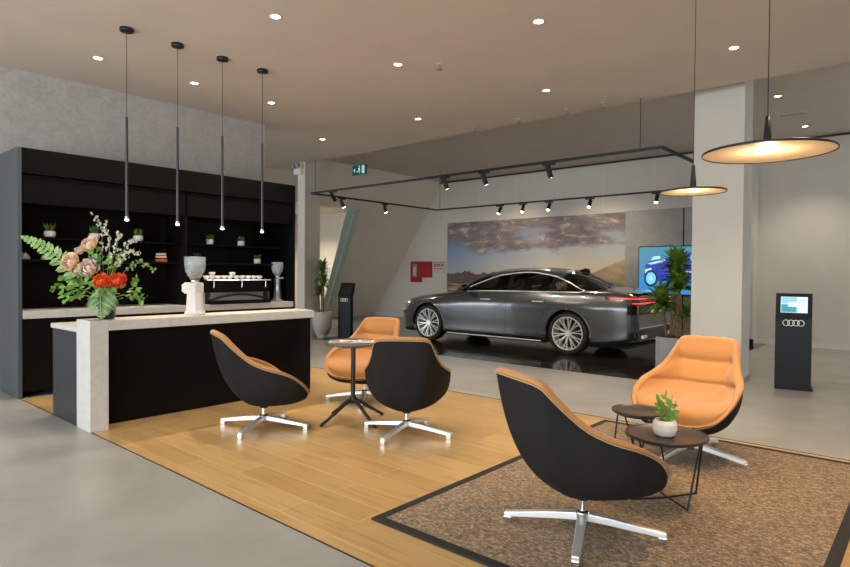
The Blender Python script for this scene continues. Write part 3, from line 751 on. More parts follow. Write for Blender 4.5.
# ------------------------------------------------------------------ flower arrangement
fa = empty('flower_arrangement', (-5.56, 2.10, .946), 0, 'tall vase of peach and coral flowers with fern and palm leaf on counter', 'flowers')
BX = Vector((-5.56, 2.10, .946))
MB().lathe([(0, 0), (.062, 0), (.068, .02), (.072, .20), (.062, .25), (.056, .24), (.062, .19)], n=28).build('vase', 'vase_dark', fa)
def V(px, pz, d=0.): # offset from vase: right in the picture, height above counter, towards the camera
    r = Vector((.754, .657, 0)); f_ = Vector((-.657, .754, 0))
    return r*px - f_*d + Vector((0, 0, pz))
def rose(c, r, m_):
    g_ = MB(); c = Vector(c); ax = (V(random.uniform(-.35, .35), random.uniform(.3, .7), .9)).normalized()
    u = ax.cross(Vector((.3, .2, 1))).normalized(); w = ax.cross(u)
    lay = ((7, 1.0, 78), (7, .86, 60), (6, .68, 46), (5, .50, 34), (4, .32, 22)) if m_ != 'red_petal' else ((10, 1.0, 84), (10, .86, 66), (9, .70, 50), (7, .52, 36), (5, .34, 20))
    for ly, (n_, rad, top) in enumerate(lay):
        for k in range(n_):
            a = 2*PI*k/n_+ly*.7+random.uniform(-.15, .15); rr = r*rad*random.uniform(.92, 1.08); hw_ = 1.05*PI/n_*1.25; tp = R_(top+random.uniform(-8, 8)); rows = []
            for i in range(7):
                t_ = i/6; th = R_(150)*(1-t_)+tp*t_; row = []
                for q_ in range(7):
                    e_ = (q_-3)/3; an = a+e_*hw_*(.55+.45*math.sin(PI*min(1, t_*.9+.1)))
                    rad_ = rr*(1+(.16*(t_-.65)/.35 if t_ > .65 else 0)+.05*math.sin(e_*5+k))
                    th_ = th+.22*e_*e_*(t_**3)
                    row.append(c+(u*math.cos(an)+w*math.sin(an))*math.sin(th_)*rad_+ax*math.cos(th_)*rad_*.85)
                rows.append(row)
            g_.grid(rows)
    g_.blob(c, r*.28, 6)
    return g_.build('rose' if m_ != 'red_petal' else 'coral_flower', m_, fa)
# image-derived spots, metres from the vase: (right, up)
S = 5.30/592.8
def at(px, py, d=0.):
    e_ = (5.23-d)/592.8; return V((px-105.5)*e_, 1.37-(py-271.)*e_-.946, d)
for px, py, r, m_, d in ((94, 244, .066, 'peach', .10), (76, 262, .070, 'peach', .12), (97, 268, .074, 'peach_pale', .16), (82, 270, .042, 'peach', .10), (113, 281, .064, 'red_petal', .20), (128, 280, .064, 'red_petal', .18), (81, 251, .036, 'peach_pale', .05)):
    rose(at(px, py, d), r, m_)
# lily-like pale bud
lf = MB()
for k in range(6):
    a = k*PI/3; lf.leaf(at(80, 277, .12), (math.cos(a)*.7, math.sin(a)*.7, .6), (0, 0, 1), .10, .045, .3, 0, 6, .3)
lf.build('lily', 'blossom', fa)
# big fern sweeping to the left
fr = MB(); A, B_ = at(86, 284, .05), at(29, 238, .12); mid = at(62, 250, .1)
N_ = 17
for k in range(N_):
    t_ = k/(N_-1); p = A*(1-t_)**2+mid*2*t_*(1-t_)+B_*t_*t_; d = ((mid-A)*(1-t_)+(B_-mid)*t_).normalized()
    L = .150*(1-t_)**.7+.02
    side = d.cross(Vector((.5, -.75, .3))).normalized()
    for sg in (1, -1): fr.leaf(p, side*sg+d*(.5+.25*sg*(k % 2)), Vector((.5, -.75, .3))+side*sg*.4, L*.78, .040, .05, 0, 5, .35)
fr.tube([A*(1-t/10)**2+mid*2*(t/10)*(1-t/10)+B_*(t/10)**2 for t in range(11)], .005, 6); fr.build('fern_frond', 'leaf_fern', fa)
# palm leaf hanging over the vase front
pm = MB(); A, B_, mid = at(114, 290, .18), at(103, 322, .14), at(114, 305, .24)
A, B_, mid = at(107, 286, .10), at(107, 319, .11), at(108, 302, .17); N_ = 15
for k in range(N_):
    t_ = k/(N_-1); p = A*(1-t_)**2+mid*2*t_*(1-t_)+B_*t_*t_; d = ((mid-A)*(1-t_)+(B_-mid)*t_).normalized()
    p.z = max(p.z, .012)
    L = .17*(1-t_**1.6)*(.6+.4*min(1, t_*5+.3))+.02
    side = V(1, 0, 0)
    for sg in (1, -1):
        dd = side*sg*.9+Vector((0, 0, -.55 if t_ < .8 else -.05))+V(0, 0, -.15)
        if t_ > .8: L = min(L, .08)
        pm.leaf(p, dd, V(0, .3, 1), L, .0135, .25 if t_ < .5 else .0, k % 3 == 1, 5, .1)
pm.tube([A*(1-t/8)**2+mid*2*(t/8)*(1-t/8)+B_*(t/8)**2 for t in range(9)], .004, 5, 1)
pm.build('palm_leaf', ['leaf_palm', 'leaf_fern'], fa)
# ivy and filler greens
iv = MB()
def cluster(c, n_, rad, L, W, mb):
    for k in range(n_):
        p = Vector(c)+Vector((random.uniform(-1, 1), random.uniform(-1, 1), random.uniform(-1, 1)))*rad
        mb.leaf(p, (random.uniform(-1, 1), random.uniform(-1, .3), random.uniform(-.5, .9)), (random.uniform(-.3, .6), -.6, .7), L*random.uniform(.7, 1.2), W, .2, 0, 4, .1, .8)
for px, py, nn, rad in ((72, 285, 16, .055), (90, 282, 26, .08), (80, 294, 22, .06), (70, 300, 7, .03), (104, 290, 22, .07), (120, 292, 16, .06), (140, 294, 20, .055), (148, 300, 8, .03), (136, 285, 10, .05), (60, 290, 9, .03), (100, 255, 12, .05), (118, 262, 16, .07)):
    cluster(at(px, py, .08), nn, rad, .055, .042, iv)
for q1 in ((62, 288), (146, 298), (70, 300), (100, 250), (120, 260)): iv.tube([at(106, 300, .02), at((106+q1[0])/2, (300+q1[1])/2-4, .06), at(*q1, .08)], .003, 5)
iv.build('ivy_foliage', 'leaf_bright', fa)
# blossom twigs
for tw, pts in enumerate((((108, 295), (104, 262), (104, 228), (97, 216)), ((108, 295), (112, 262), (113, 240), (108, 224)), ((110, 295), (122, 265), (130, 246), (139, 240)), ((110, 295), (118, 262), (124, 240), (126, 233)), ((112, 292), (135, 268), (148, 262), (163, 270)), ((110, 295), (126, 262), (140, 252), (146, 253)))):
    g_ = MB(); P = [at(x, y, .05+.02*tw) for x, y in pts]; path = []
    for i in range(len(P)-1):
        for j in range(5): path.append(P[i].lerp(P[i+1], j/5))
    path.append(P[-1]); g_.tube(path, .003, 5, 1)
    for k, p in enumerate(path):
        if k < 5: continue
        for _ in range(2):
            o_ = Vector((random.uniform(-1, 1), random.uniform(-1, 1), random.uniform(-1, 1)))*.022
            for b in range(4): g_.leaf(p+o_, (random.uniform(-1, 1), random.uniform(-1, 0), random.uniform(-1, 1)), (.4, -.7, .5), .022, .016, 0, 0 if tw != 4 else 2, 3, .1)
    g_.build('blossom_twig', ['blossom', 'stem', 'leaf_fern'], fa)
bl = MB()
for k in range(5): bl.leaf(at(99, 275, .1), V(-.15+.12*k, .9, .1), V(0, 0, 1), .22, .045, .2, 0, 6, .15)
bl.build('blue_green_leaf', mat('blue_leaf', (.03, .075, .065), .5), fa)

# ------------------------------------------------------------------ pendants
def rod(x, y, zb, label):
    p = empty('rod_pendant', (x, y, ZC), 0, label, 'pendant lamp', 'four slim rod pendants over the counter')
    MB().lathe([(0, 0), (.062, 0), (.062, -.028), (.058, -.032), (0, -.032)], n=28).build('canopy', 'black_metal', p)
    MB().cyl((0, 0, -.032), (0, 0, 2.84-ZC), .0028, n=6).build('cable', 'black_metal', p)
    MB().cyl((0, 0, 2.84-ZC), (0, 0, zb-ZC+.03), .0115, .0145, n=14).build('rod', 'grey_metal' if False else 'rodmat', p)
    t_ = MB().cyl((0, 0, zb-ZC+.03), (0, 0, zb-ZC), .016, .020, n=14).build('lamp_tip', 'alu', p)
    MB().blob((0, 0, zb-ZC-.001), .0185, 6, sc=(1, 1, .5)).build('lens', 'pendlens', p)
    l = light('rod_pendant_light', 'SPOT', (x, y, zb-.03), 9, (1, .72, .45), (0, 0, 0), spot_size=R_(100), spot_blend=.6, shadow_soft_size=.02)
M['rodmat'] = mat('anthracite_rod', (.06, .06, .062), .35, .6)
for i, (y, zb, lab) in enumerate(((2.41, 1.86, 'leftmost of the four slim black rod pendants over the counter'), (2.91, 1.85, 'second from left of the four slim black rod pendants'), (3.41, 1.835, 'third from left of the four slim black rod pendants'), (3.91, 1.83, 'rightmost of the four slim black rod pendants'))):
    rod(-5.90, y, zb, lab)
def disc(x, y, z, R, lab, power):
    p = empty('disc_pendant', (x, y, z), 0, lab, 'pendant lamp', 'flat disc pendants over the seating')
    MB().lathe([(0, .020), (R*.5, .016), (R-.004, .006), (R, 0), (R, -.008), (R-.006, -.008), (R-.006, -.002)], n=72).build('shade', 'black_metal', p)
    MB().lathe([(R-.006, -.003), (R*.6, .006), (R*.2, .012), (0, .012)], n=72).build('reflector', 'dish', p)
    MB().lathe([(0, .0), (R*.20, .0), (R*.21, .012)], n=40).build('led_core', 'ledring', p)
    MB().lathe([(.026, .018), (.024, .05), (.012, .21), (0, .212)], n=24).build('stem', 'black_metal', p)
    MB().cyl((0, 0, .21), (0, 0, ZC-z), .003, n=6).build('cable', 'black_metal', p)
    MB().lathe([(0, ZC-z), (.055, ZC-z), (.055, ZC-z-.025), (0, ZC-z-.025)], n=24).build('canopy', 'black_metal', p)
    light('disc_pendant_glow', 'POINT', (x, y, z-.05), power*.075, (1, .66, .34), shadow_soft_size=.03)
    light('disc_pendant_light', 'SPOT', (x, y, z-.07), power, (1, .74, .47), (0, 0, 0), spot_size=R_(130), spot_blend=.7, shadow_soft_size=.2)
disc(-.79, 3.97, 2.10, .352, 'large flat disc pendant glowing warm, upper right', 34)
disc(-1.525, 5.03, 2.045, .25, 'smaller flat disc pendant in front of the white column', 16)

# ------------------------------------------------------------------ downlights
DL = [(-4.58, 3.17, 'ceiling downlight right of the last black rod canopy, nearest the camera'), (-2.82, 4.79, 'ceiling downlight at top centre, above the nearest chair'), (-1.63, 6.61, 'ceiling downlight left of the large disc pendant cable'),
      (-6.95, 2.54, 'ceiling downlight left of the first rod pendant canopy'), (-6.95, 3.64, 'ceiling downlight between second and third rod pendant cables'), (-4.58, 4.77, 'ceiling downlight left of the ceiling sprinkler'),
      (-3.79, 6.64, 'ceiling downlight near centre just before the ceiling step'), (-6.94, 4.74, 'ceiling downlight right of the fourth rod pendant cable'), (-5.95, 6.64, 'ceiling downlight above the front light track'),
      (-8.14, 6.60, 'ceiling downlight above the far left column'), (-1.63, 8.74, 'raised-ceiling downlight beside the large pendant cable'), (-1.63, 10.77, 'farthest downlight right, above the large disc pendant'),
      (-2.80, 1.2, 'added ceiling beam out of view over the near tiles'), (-.4, 4.8, 'added ceiling beam out of view at the right')]
for x, y, lab in DL:
    zc = ZC if y < YS else ZH
    if y > YS: k_ = (ZH-1.37)/(ZC-1.37); x, y = x*k_, y*k_
    if 'out of view' in lab: pass  # extra unseen lamps: beam only, no fixture
    else:
        d_ = empty('ceiling_downlight', (x, y, zc), 0, lab, 'ceiling light', 'recessed ceiling downlights')
        MB().lathe([(.058, .0), (.058, -.006), (.046, -.008), (.040, -.001)], n=28).build('ring', 'trimring', d_)
        MB().lathe([(.041, -.003), (0, -.003)], n=24).build('lens', 'downlight', d_)
    light('downlight_beam', 'SPOT', (x, y, zc-.02), 60, (1, .87, .69), (0, 0, 0), spot_size=R_(95), spot_blend=.7, shadow_soft_size=.05)
# sprinklers and vents
def sprinkler(x, y, z, lab):
    s_ = empty('sprinkler', (x, y, z), 0, lab, 'sprinkler', 'ceiling sprinklers')
    MB().cyl((0, 0, .01), (0, 0, -.06), .010, n=8).build('stem', 'grey_metal', s_)
    MB().lathe([(.036, -.060), (.034, -.066), (0, -.066)], n=12).build('deflector', 'grey_metal', s_)
    MB().lathe([(.035, 0), (.033, -.006), (0, -.007)], n=16).build('rose', 'trimring', s_)
for x, y, z, lab in ((-4.22, 5.06, ZC, 'ceiling sprinkler above the seating, right of a downlight'), (-5.60, 7.6, ZC, 'leftmost sprinkler along the ceiling step'), (-4.80, 7.6, ZC, 'second sprinkler along the ceiling step'), (-4.0, 7.6, ZC, 'third sprinkler along the ceiling step'), (-3.48, 7.6, ZC, 'rightmost sprinkler along the ceiling step, left of the track cable')):
    sprinkler(x, y, z, lab)
for x, y, z, rz, lab in ((-9.70, 6.35, ZC, .3, 'slim grey ceiling vent above the far left column'), (-1.9, 11.3, ZH, 0, 'slim grey ceiling vent above the right kiosk')):
    v_ = empty('ceiling_vent', (x, y, z), rz, lab, 'vent', 'ceiling vents')
    box(-.20, .20, -.05, .05, -.008, 0).build('frame', 'trimring', v_)
    box(-.18, .18, -.035, .035, -.010, -.007).build('slot', 'grey_metal', v_)

# ------------------------------------------------------------------ track with spots
TZ_ = 3.0; TX0, TX1, TY0, TY1 = -9.85, -2.72, 7.70, 11.74
tk = empty('light_track', (TX0, TY0, TZ_), 0, 'black rectangular light track hanging above the car', 'light track')
LX, LY = TX1-TX0, TY1-TY0
box(0, LX, -.018, .018, -.018, .018).build('rail', 'track', tk); box(0, LX, LY-.018, LY+.018, -.018, .018).build('rail', 'track', tk)
box(-.018, .018, 0, LY, -.018, .018).build('rail', 'track', tk); box(LX-.018, LX+.018, 0, LY, -.018, .018).build('rail', 'track', tk)
for x, y, zt in ((.14, 0, ZC), (LX-.28, 0, ZC), (.1, LY, ZH), (LX-.1, LY, ZH)): MB().cyl((x, y, .01), (x, y, zt-TZ_), .005, n=6).build('suspension_cable', 'track', tk)
CARC = (-6.2, 10.0, .8)
def spot(x, y, rz, tgt, lab, along):
    s_ = empty('track_spotlight', (x, y, TZ_-.018), 0, lab, 'spotlight', 'black spotlights on the light track')
    (box(-.10, .10, -.018, .018, -.028, 0) if along == 'x' else box(-.018, .018, -.10, .10, -.028, 0)).build('adapter', 'track', s_)
    p = Vector((x, y, TZ_-.12)); d = (Vector(tgt)-p).normalized(); d = (d+Vector((0, 0, -.55))).normalized()
    o = Vector((0, 0, -.10))
    MB().cyl((0, 0, -.02), (0, 0, -.10), .010, n=8).build('bracket', 'track', s_)
    h = MB().cyl(o-d*.07, o+d*.11, .038, n=20).build('head', 'track', s_)
    MB().cyl(o+d*.1105, o+d*.112, .033, n=20).build('lens', 'tracklens', s_)
    return p+d*.13
GS = 'black spotlights on the light track'
TS = [(-9.16, 7.7, 'x', (-10.5, 12, 1.2), 'track spotlight near the left corner of the front rail'), (-6.29, 7.7, 'x', (-5.6, 9.6, .6), 'track spotlight, leftmost of the three big ones on the front rail'), (-5.49, 7.7, 'x', (-5.0, 9.6, .6), 'track spotlight, middle of the three big ones on the front rail'), (-4.34, 7.7, 'x', (-4.0, 9.6, .6), 'track spotlight, rightmost on the front rail'),
      (-9.85, 8.53, 'y', (-8.6, 9.8, .4), 'track spotlight on the left rail, closer to the column'), (-9.85, 9.85, 'y', (-8.6, 10.3, .3), 'track spotlight on the left rail, nearer the back wall'),
      (-7.90, 11.74, 'x', (-8.4, 9.6, .7), 'first spotlight from the left on the back rail'), (-7.27, 11.74, 'x', (-7.0, 9.6, .7), 'second spotlight from the left on the back rail'), (-6.60, 11.74, 'x', (-6.4, 9.5, .7), 'third spotlight from the left on the back rail'), (-5.63, 11.74, 'x', (-5.4, 9.5, .7), 'fourth spotlight from the left on the back rail'), (-4.23, 11.74, 'x', (-4.2, 9.6, .6), 'fifth spotlight on the back rail, beside the small disc pendant')]
for x, y, al, tg, lab in TS:
    p = spot(x, y, 0, tg, lab, al)
    light('track_beam', 'SPOT', p, 26, (1, .87, .68), target=tg, spot_size=R_(55), spot_blend=.6, shadow_soft_size=.04)
light('track_beam', 'SPOT', (-8.0, 11.6, 2.85), 30, (1, .84, .64), target=(-8.4, 13.4, 1.7), spot_size=R_(100), spot_blend=.8, shadow_soft_size=.04)  # added wall wash without a spotlight on the track, lifts the back wall
light('track_beam', 'SPOT', (-5.9, 11.6, 2.85), 30, (1, .84, .64), target=(-6.0, 13.4, 1.7), spot_size=R_(100), spot_blend=.8, shadow_soft_size=.04)  # second added wall wash, no spotlight belongs to it
# ------------------------------------------------------------------ car
M['paint'] = mat('graphite_metallic_paint', (.11, .116, .12), .27, .75, coat=1.)
M['car_black'] = mat('gloss_black_trim', (.008, .008, .008), .15)
M['rotor_dark'] = mat('rotor_dark', (.07, .07, .07), .4, .8)
M['rubber'] = mat('tyre_rubber', (.012, .012, .012), .75)
M['tail_red'] = mat('tail_lamp_red', (.5, .01, .01), .2, emit=(1., .03, .03), estr=1.1)
M['tail_dark'] = mat('tail_lamp_lens', (.16, .006, .008), .12)
M['seat_dark'] = mat('car_seat', (.05, .045, .04), .7)
M['rimsilver'] = mat('alloy_rim', (.80, .78, .74), .38, .6)
m = bpy.data.materials.new('tinted_car_glass'); m.use_nodes = True; M['car_glass'] = m
t_ = m.node_tree; t_.nodes.remove(t_.nodes['Principled BSDF']); out = t_.nodes['Material Output']
tr = t_.nodes.new('ShaderNodeBsdfTransparent'); tr.inputs[0].default_value = (.55, .58, .52, 1)
gl_ = t_.nodes.new('ShaderNodeBsdfGlossy'); gl_.inputs['Roughness'].default_value = .02
fr_ = t_.nodes.new('ShaderNodeFresnel'); fr_.inputs[0].default_value = 1.5
mx = t_.nodes.new('ShaderNodeMixShader'); t_.links.new(fr_.outputs[0], mx.inputs[0]); t_.links.new(tr.outputs[0], mx.inputs[1]); t_.links.new(gl_.outputs[0], mx.inputs[2]); t_.links.new(mx.outputs[0], out.inputs[0])

car = empty('sedan_car', (-8.80, 10.02, .006), 0, 'grey metallic four-door sedan on the black glossy stand', 'car')
CL = 5.20; WF, WR, WZ, RA = .95, 4.05, .368, .405
T_hw = [(0, .50), (.03, .62), (.1, .74), (.25, .84), (.5, .91), (.9, .945), (1.5, .95), (4.3, .955), (4.75, .93), (5.0, .89), (5.12, .835), (5.2, .74)]
T_zb = [(0, .64), (.1, .71), (.4, .80), (.9, .89), (1.3, .95), (1.8, 1.015), (2.5, 1.045), (4.2, 1.06), (4.7, 1.05), (5.0, 1.03), (5.2, .985)]
T_zr = [(0, .68), (.1, .745), (.4, .835), (.9, .92), (1.3, .975), (1.65, 1.03), (1.9, 1.11), (2.2, 1.225), (2.6, 1.345), (3.15, 1.395), (3.6, 1.345), (3.95, 1.225), (4.22, 1.10), (4.6, 1.08), (5.0, 1.06), (5.2, 1.01)]
T_hr = [(0, .40), (.1, .60), (.4, .72), (.9, .76), (1.4, .77), (1.9, .755), (2.2, .71), (2.6, .655), (3.2, .64), (3.7, .64), (4.1, .66), (4.4, .70), (4.8, .74), (5.2, .62)]
T_zt = [(0, .73), (.05, .79), (.3, .87), (.8, .955), (1.3, 1.015), (1.42, 1.04), (1.8, 1.25), (2.14, 1.405), (2.5, 1.47), (3.05, 1.49), (3.7, 1.455), (4.25, 1.275), (4.67, 1.135), (4.95, 1.085), (5.1, 1.065), (5.2, 1.03)]
T_zs = [(0, .24), (.3, .17), (4.6, .17), (4.9, .22), (5.2, .30)]
T_f = [(0, .945), (.07, .972), (.14, .966), (.24, .970), (.42, .986), (.60, .998), (.72, 1.002), (.775, .998), (.82, .980), (.92, .945), (1, .895)]
def hwz(u, z):
    hw, zb, zs = interp(T_hw, u), interp(T_zb, u), interp(T_zs, u)
    f = interp(T_f, (z-zs)/(zb-zs))
    # muscles over the wheels
    for wc in (WF, WR): f += .014*math.exp(-((u-wc)/.38)**2)*math.exp(-((z-.80)/.13)**2)
    return hw*f
def bottom(u):
    zs = interp(T_zs, u)
    for wc in (WF, WR):
        if abs(u-wc) <= RA: return max(zs, WZ+math.sqrt(max(0, RA*RA-(u-wc)**2)))
    return zs
US = sorted(set([round(i*.04, 4) for i in range(131)] + [.015, .03, .05, .07] + [round(wc+s_*(RA+e), 4) for wc in (WF, WR) for s_ in (-1, 1) for e in (.0015, -.0001, -.006, -.018, -.03)] + [1.40, 1.90, 2.30, 2.78, 2.88, 3.66, 3.74, 3.82, 4.22, 4.62]))
US = [u for u in US if u <= CL]
def section(u):
    zb, zr, hr, zt = interp(T_zb, u), interp(T_zr, u), interp(T_hr, u), interp(T_zt, u); z0 = bottom(u); pts = []
    for k in range(13):
        z = z0+(zb-z0)*(k/12)**.9; pts.append((hwz(u, z), z))
    y8 = hwz(u, zb)
    for k in range(1, 5):
        t = k/4; pts.append((y8+(hr-y8)*t+.018*math.sin(PI*t), zb+(zr-zb)*t))
    for k in range(1, 9):
        s_ = k/8*PI/2; pts.append((hr*math.cos(s_), zr+(zt-zr)*math.sin(s_)))
    return pts
body = MB(); secs = [section(u) for u in US]; NP = len(secs[0])
for sg in (-1, 1):
    o0 = len(body.v)
    for u, sc_ in zip(US, secs):
        for y, z in sc_: body.v.append((u, sg*y, z))
    for i in range(len(US)-1):
        um = (US[i]+US[i+1])/2
        for k in range(NP-1):
            mi = 0
            if 12 <= k < 16 and 1.90 < um < 4.22: mi = 1 if not (2.78 < um < 2.88 or 3.66 < um < 3.74) else 2
            if k >= 16 and (1.40 < um < 2.30 or 3.82 < um < 4.62): mi = 1
            if k == 0 and .2 < um < 5.1 and min(abs(um-WF), abs(um-WR)) > RA: mi = 2
            a = o0+i*NP+k
            body.f.append((a, a+1, a+NP+1, a+NP) if sg > 0 else (a, a+NP, a+NP+1, a+1)); body.m.append(mi); body.s.append(True)
for idx in (0, -1):
    u = US[idx]; sc_ = secs[idx]; ring = [(u, -y, z) for y, z in sc_]+[(u, y, z) for y, z in reversed(sc_[:-1])]
    body.add(ring, [tuple(range(len(ring)))], 0)
body.build('body', ['paint', 'car_glass', 'car_black'], car)
box(.35, 5.0, -.70, .70, .16, .20).build('underbody', 'rubber', car)
for wc in (WF, WR):
    for sg in (-1, 1):
        g_ = MB(); y1 = sg*.925; y0 = sg*.62; n_ = 24
        rows = [[(wc+(RA+.004)*math.cos(PI*i/n_), y, WZ+(RA+.004)*math.sin(PI*i/n_)) for i in range(n_+1)] for y in (y0, y1)]
        g_.grid(rows); g_.add([(wc+(RA+.004)*math.cos(PI*i/n_), y0, WZ+(RA+.004)*math.sin(PI*i/n_)) for i in range(n_+1)]+[(wc+RA, y0, .2), (wc-RA, y0, .2)], [tuple(range(n_+3))])
        g_.build('wheel_arch_liner', 'rubber', car)
        g_ = MB(); g_.tube([(wc+(RA+.006)*math.cos(PI*i/n_), sg*(hwz(wc+(RA)*math.cos(PI*i/n_), WZ+RA*math.sin(PI*i/n_))-.002), WZ+(RA+.006)*math.sin(PI*i/n_)) for i in range(n_+1)], .010, 6)
        g_.build('wheel_arch_lip', 'paint', car)
# wheels
def wheel(wc, sg):
    yo = .925*sg
    w_ = MB(); R0, RI = .362, .282
    prof = [(RI-.02, -.11), (RI+.01, -.118), (R0-.02, -.12), (R0-.004, -.10), (R0, -.06), (R0, .06), (R0-.004, .10), (R0-.02, .12), (RI+.01, .118), (RI-.02, .11)]
    n_ = 56; cy_ = yo-sg*.12
    w_.grid([[(wc+r*math.cos(2*PI*i/n_), cy_+d, WZ-.006+r*math.sin(2*PI*i/n_)) for i in range(n_)] for r, d in prof], 0, True, True)
    o = w_.build('wheel', 'rubber', car)
    rm = MB()
    rm.grid([[(wc+r*math.cos(2*PI*i/n_), cy_+sg*d, WZ-.006+r*math.sin(2*PI*i/n_)) for i in range(n_)] for r, d in ((RI+.003, .112), (RI, .120), (RI-.012, .118), (RI-.018, .100), (RI-.03, -.05))], 0, True, True)
    C_ = Vector((wc, cy_, WZ-.006))
    def P(r, a, d): return C_+Vector((r*math.cos(a), sg*d, r*math.sin(a)))
    for k in range(10):
        a = 2*PI*k/10+.16
        for s2 in (-1, 1):
            a0, a1 = a+s2*.03, a+s2*.125; ww0, ww1 = .010, .0075
            vs = []
            for r, an, d, hw_ in ((.045, a0, .085, .0065), (.15, a+s2*.075, .104, .0062), (RI-.012, a1, .113, .0068)):
                for e1, dd in ((-1, 0), (1, 0), (1, -.03), (-1, -.03)):
                    p = P(r, an, d+dd); tn = Vector((-math.sin(an), 0, math.cos(an))); vs.append(p+tn*hw_*e1)
            fs = []
            for q_ in range(2):
                for j in range(4): fs.append((q_*4+j, q_*4+(j+1) % 4, q_*4+4+(j+1) % 4, q_*4+4+j))
            rm.add(vs, fs)
    rm.build('rim', 'rimsilver', o)
    h_ = MB(); h_.cyl(P(0, 0, .06), P(0, 0, .098), .055, .048, 24); h_.build('hub_cap', 'alu', o)
    h_ = MB(); h_.cyl(P(0, 0, -.02), P(0, 0, .0), .15, n=40); h_.build('brake_disc', 'rotor_dark', o)
    h_ = MB(); h_.cyl(P(0, 0, -.10), P(0, 0, -.06), .265, n=40); h_.build('inner_barrel', 'rubber', o)
for wc in (WF, WR):
    for sg in (-1, 1): wheel(wc, sg)
def side_path(pts, sg, off=.003, n_=8):
    out = []
    for (u0, z0), (u1, z1) in zip(pts[:-1], pts[1:]):
        for i in range(n_):
            t = i/n_; u = u0+(u1-u0)*t; z = z0+(z1-z0)*t; out.append((u, sg*(hwz(u, z)+off), z))
    u, z = pts[-1]; out.append((u, sg*(hwz(u, z)+off), z)); return out
def ribbon(path, h, name, m_, par=car, th=.004):
    g_ = MB(); rows = [[(p[0], p[1], p[2]-h/2) for p in path], [(p[0], p[1], p[2]+h/2) for p in path]]; g_.grid(rows); return g_.build(name, m_, par)
for sg in (-1, 1):
    for pts in ([(1.50, .96), (1.48, .60), (1.52, .25)], [(2.84, 1.03), (2.83, .60), (2.82, .25)], [(3.93, 1.05), (3.80, .90), (3.63, .72), (3.50, .50), (3.44, .25)], [(1.52, .245), (2.5, .235), (3.44, .245)]):
        MB().tube(side_path(pts, sg, -.0005), .0035, 5).build('door_seam', 'car_black', car)
    MB().tube(side_path([(1.45, .20), (3.55, .20)], sg, .004), .012, 6).build('sill_strip', 'rimsilver', car)
    # silver window surround
    g_ = MB(); path = []
    for i in range(31):
        u = 1.90+(4.24-1.90)*i/30; zb = interp(T_zb, u); path.append((u, sg*(hwz(u, zb)+.004), zb))
    up = []
    for i in range(41):
        u = 4.24-(4.24-1.90)*i/40; up.append((u, sg*(interp(T_hr, u)+.008), interp(T_zr, u)-.002))
    g_.tube(path+[((path[-1][0]+.03), sg*(.5*(abs(path[-1][1])+abs(up[0][1]))), .5*(path[-1][2]+up[0][2]))]+up, .0105, 6); g_.build('window_trim', 'alu', car)
    for u in (2.38, 3.49):
        hd = MB().tube([(u-.11, sg*(hwz(u, .885)-.006), .885), (u-.09, sg*(hwz(u, .885)+.024), .886), (u+.09, sg*(hwz(u, .885)+.024), .888), (u+.11, sg*(hwz(u, .885)-.006), .887)], .013, 8).build('door_handle', 'alu', car)
    mr = MB(); mr.blob((1.98, sg*1.04, 1.09), .10, 8, sc=(.75, 1.05, .72)); mr.box(1.93, 1.99, min(sg*.86, sg*1.0), max(sg*.86, sg*1.0), 1.035, 1.06); mr.build('side_mirror', 'car_black', car)
    # head lamps
    ribbon([(u, sg*(hwz(u, .66)+.004), .665+.12*u) for u in (.03, .08, .14, .22, .32, .42)], .06, 'head_lamp', 'grey_metal')
    # tail lamp wrapping from the side round the corner
    lp = [(u, sg*(hwz(u, .975)+.006), .975) for u in (4.70, 4.78, 4.86, 4.94, 5.0, 5.06, 5.12, 5.17, 5.2)]
    lp += [(5.207, sg*y, .975) for y in (.62, .5, .38)]
    ribbon(lp, .052, 'tail_lamp', 'tail_dark')
    lp = [(p[0]+.002, p[1]+sg*.002, p[2]+.004) for p in lp[1:]]
    ribbon(lp, .018, 'tail_lamp_glow', 'tail_red')
lp = [(u, (-1)*(hwz(u, .905)+.006), .905) for u in (5.12, 5.17, 5.2)]+[(5.208, y, .905) for y in (-.70, -.35, 0, .35, .70)]+[(u, hwz(u, .905)+.006, .905) for u in (5.2, 5.17, 5.12)]
ribbon(lp, .014, 'light_strip', 'tail_red')
for zz_, hh, nm_, mm in ((.80, .16, 'rear_panel', 'car_black'), (.40, .16, 'rear_diffuser', 'car_black')):
    y_ = .68; lp = [(u, -(hwz(u, zz_)+.003), zz_) for u in (5.06, 5.12, 5.17, 5.2)]+[(5.205, y, zz_) for y in (-.7, -.3, 0, .3, .7)]+[(u, (hwz(u, zz_)+.003), zz_) for u in (5.2, 5.17, 5.12, 5.06)]
    ribbon(lp, hh, nm_, mm)
box(5.206, 5.212, -.70, .70, .505, .515).build('bumper_chrome_line', 'alu', car)
box(5.207, 5.222, -.26, .26, .745, .86).build('number_plate', 'white', car, bevel=.004)
for sg in (-1, 1): (MB().box(5.19, 5.235, sg*.55-.10, sg*.55+.10, .335, .395)).build('exhaust_trim', 'alu', car, bevel=.015)
g_ = MB()
for i in range(4): g_.tube([(5.212, -.075+i*.05+.033*math.cos(2*PI*j/24), .945+.033*math.sin(2*PI*j/24)) for j in range(24)], .004, 6, closed=True)
g_.build('ring_emblem', 'alu', car)
g_ = MB(); g_.prism([(3.80, 1.435), (4.02, 1.375), (4.00, 1.455), (3.93, 1.475)], 1, -.018, .018); g_.build('antenna_fin', 'car_black', car, bevel=.006)
g_ = MB(); g_.grid([[(4.93, y, 1.083-.02*(y/.7)**2), (5.06, y, 1.092-.02*(y/.7)**2), (5.17, y, 1.075-.02*(y/.7)**2)] for y in [-.66+1.32*i/20 for i in range(21)]]); g_.build('deck_lip', 'paint', car)
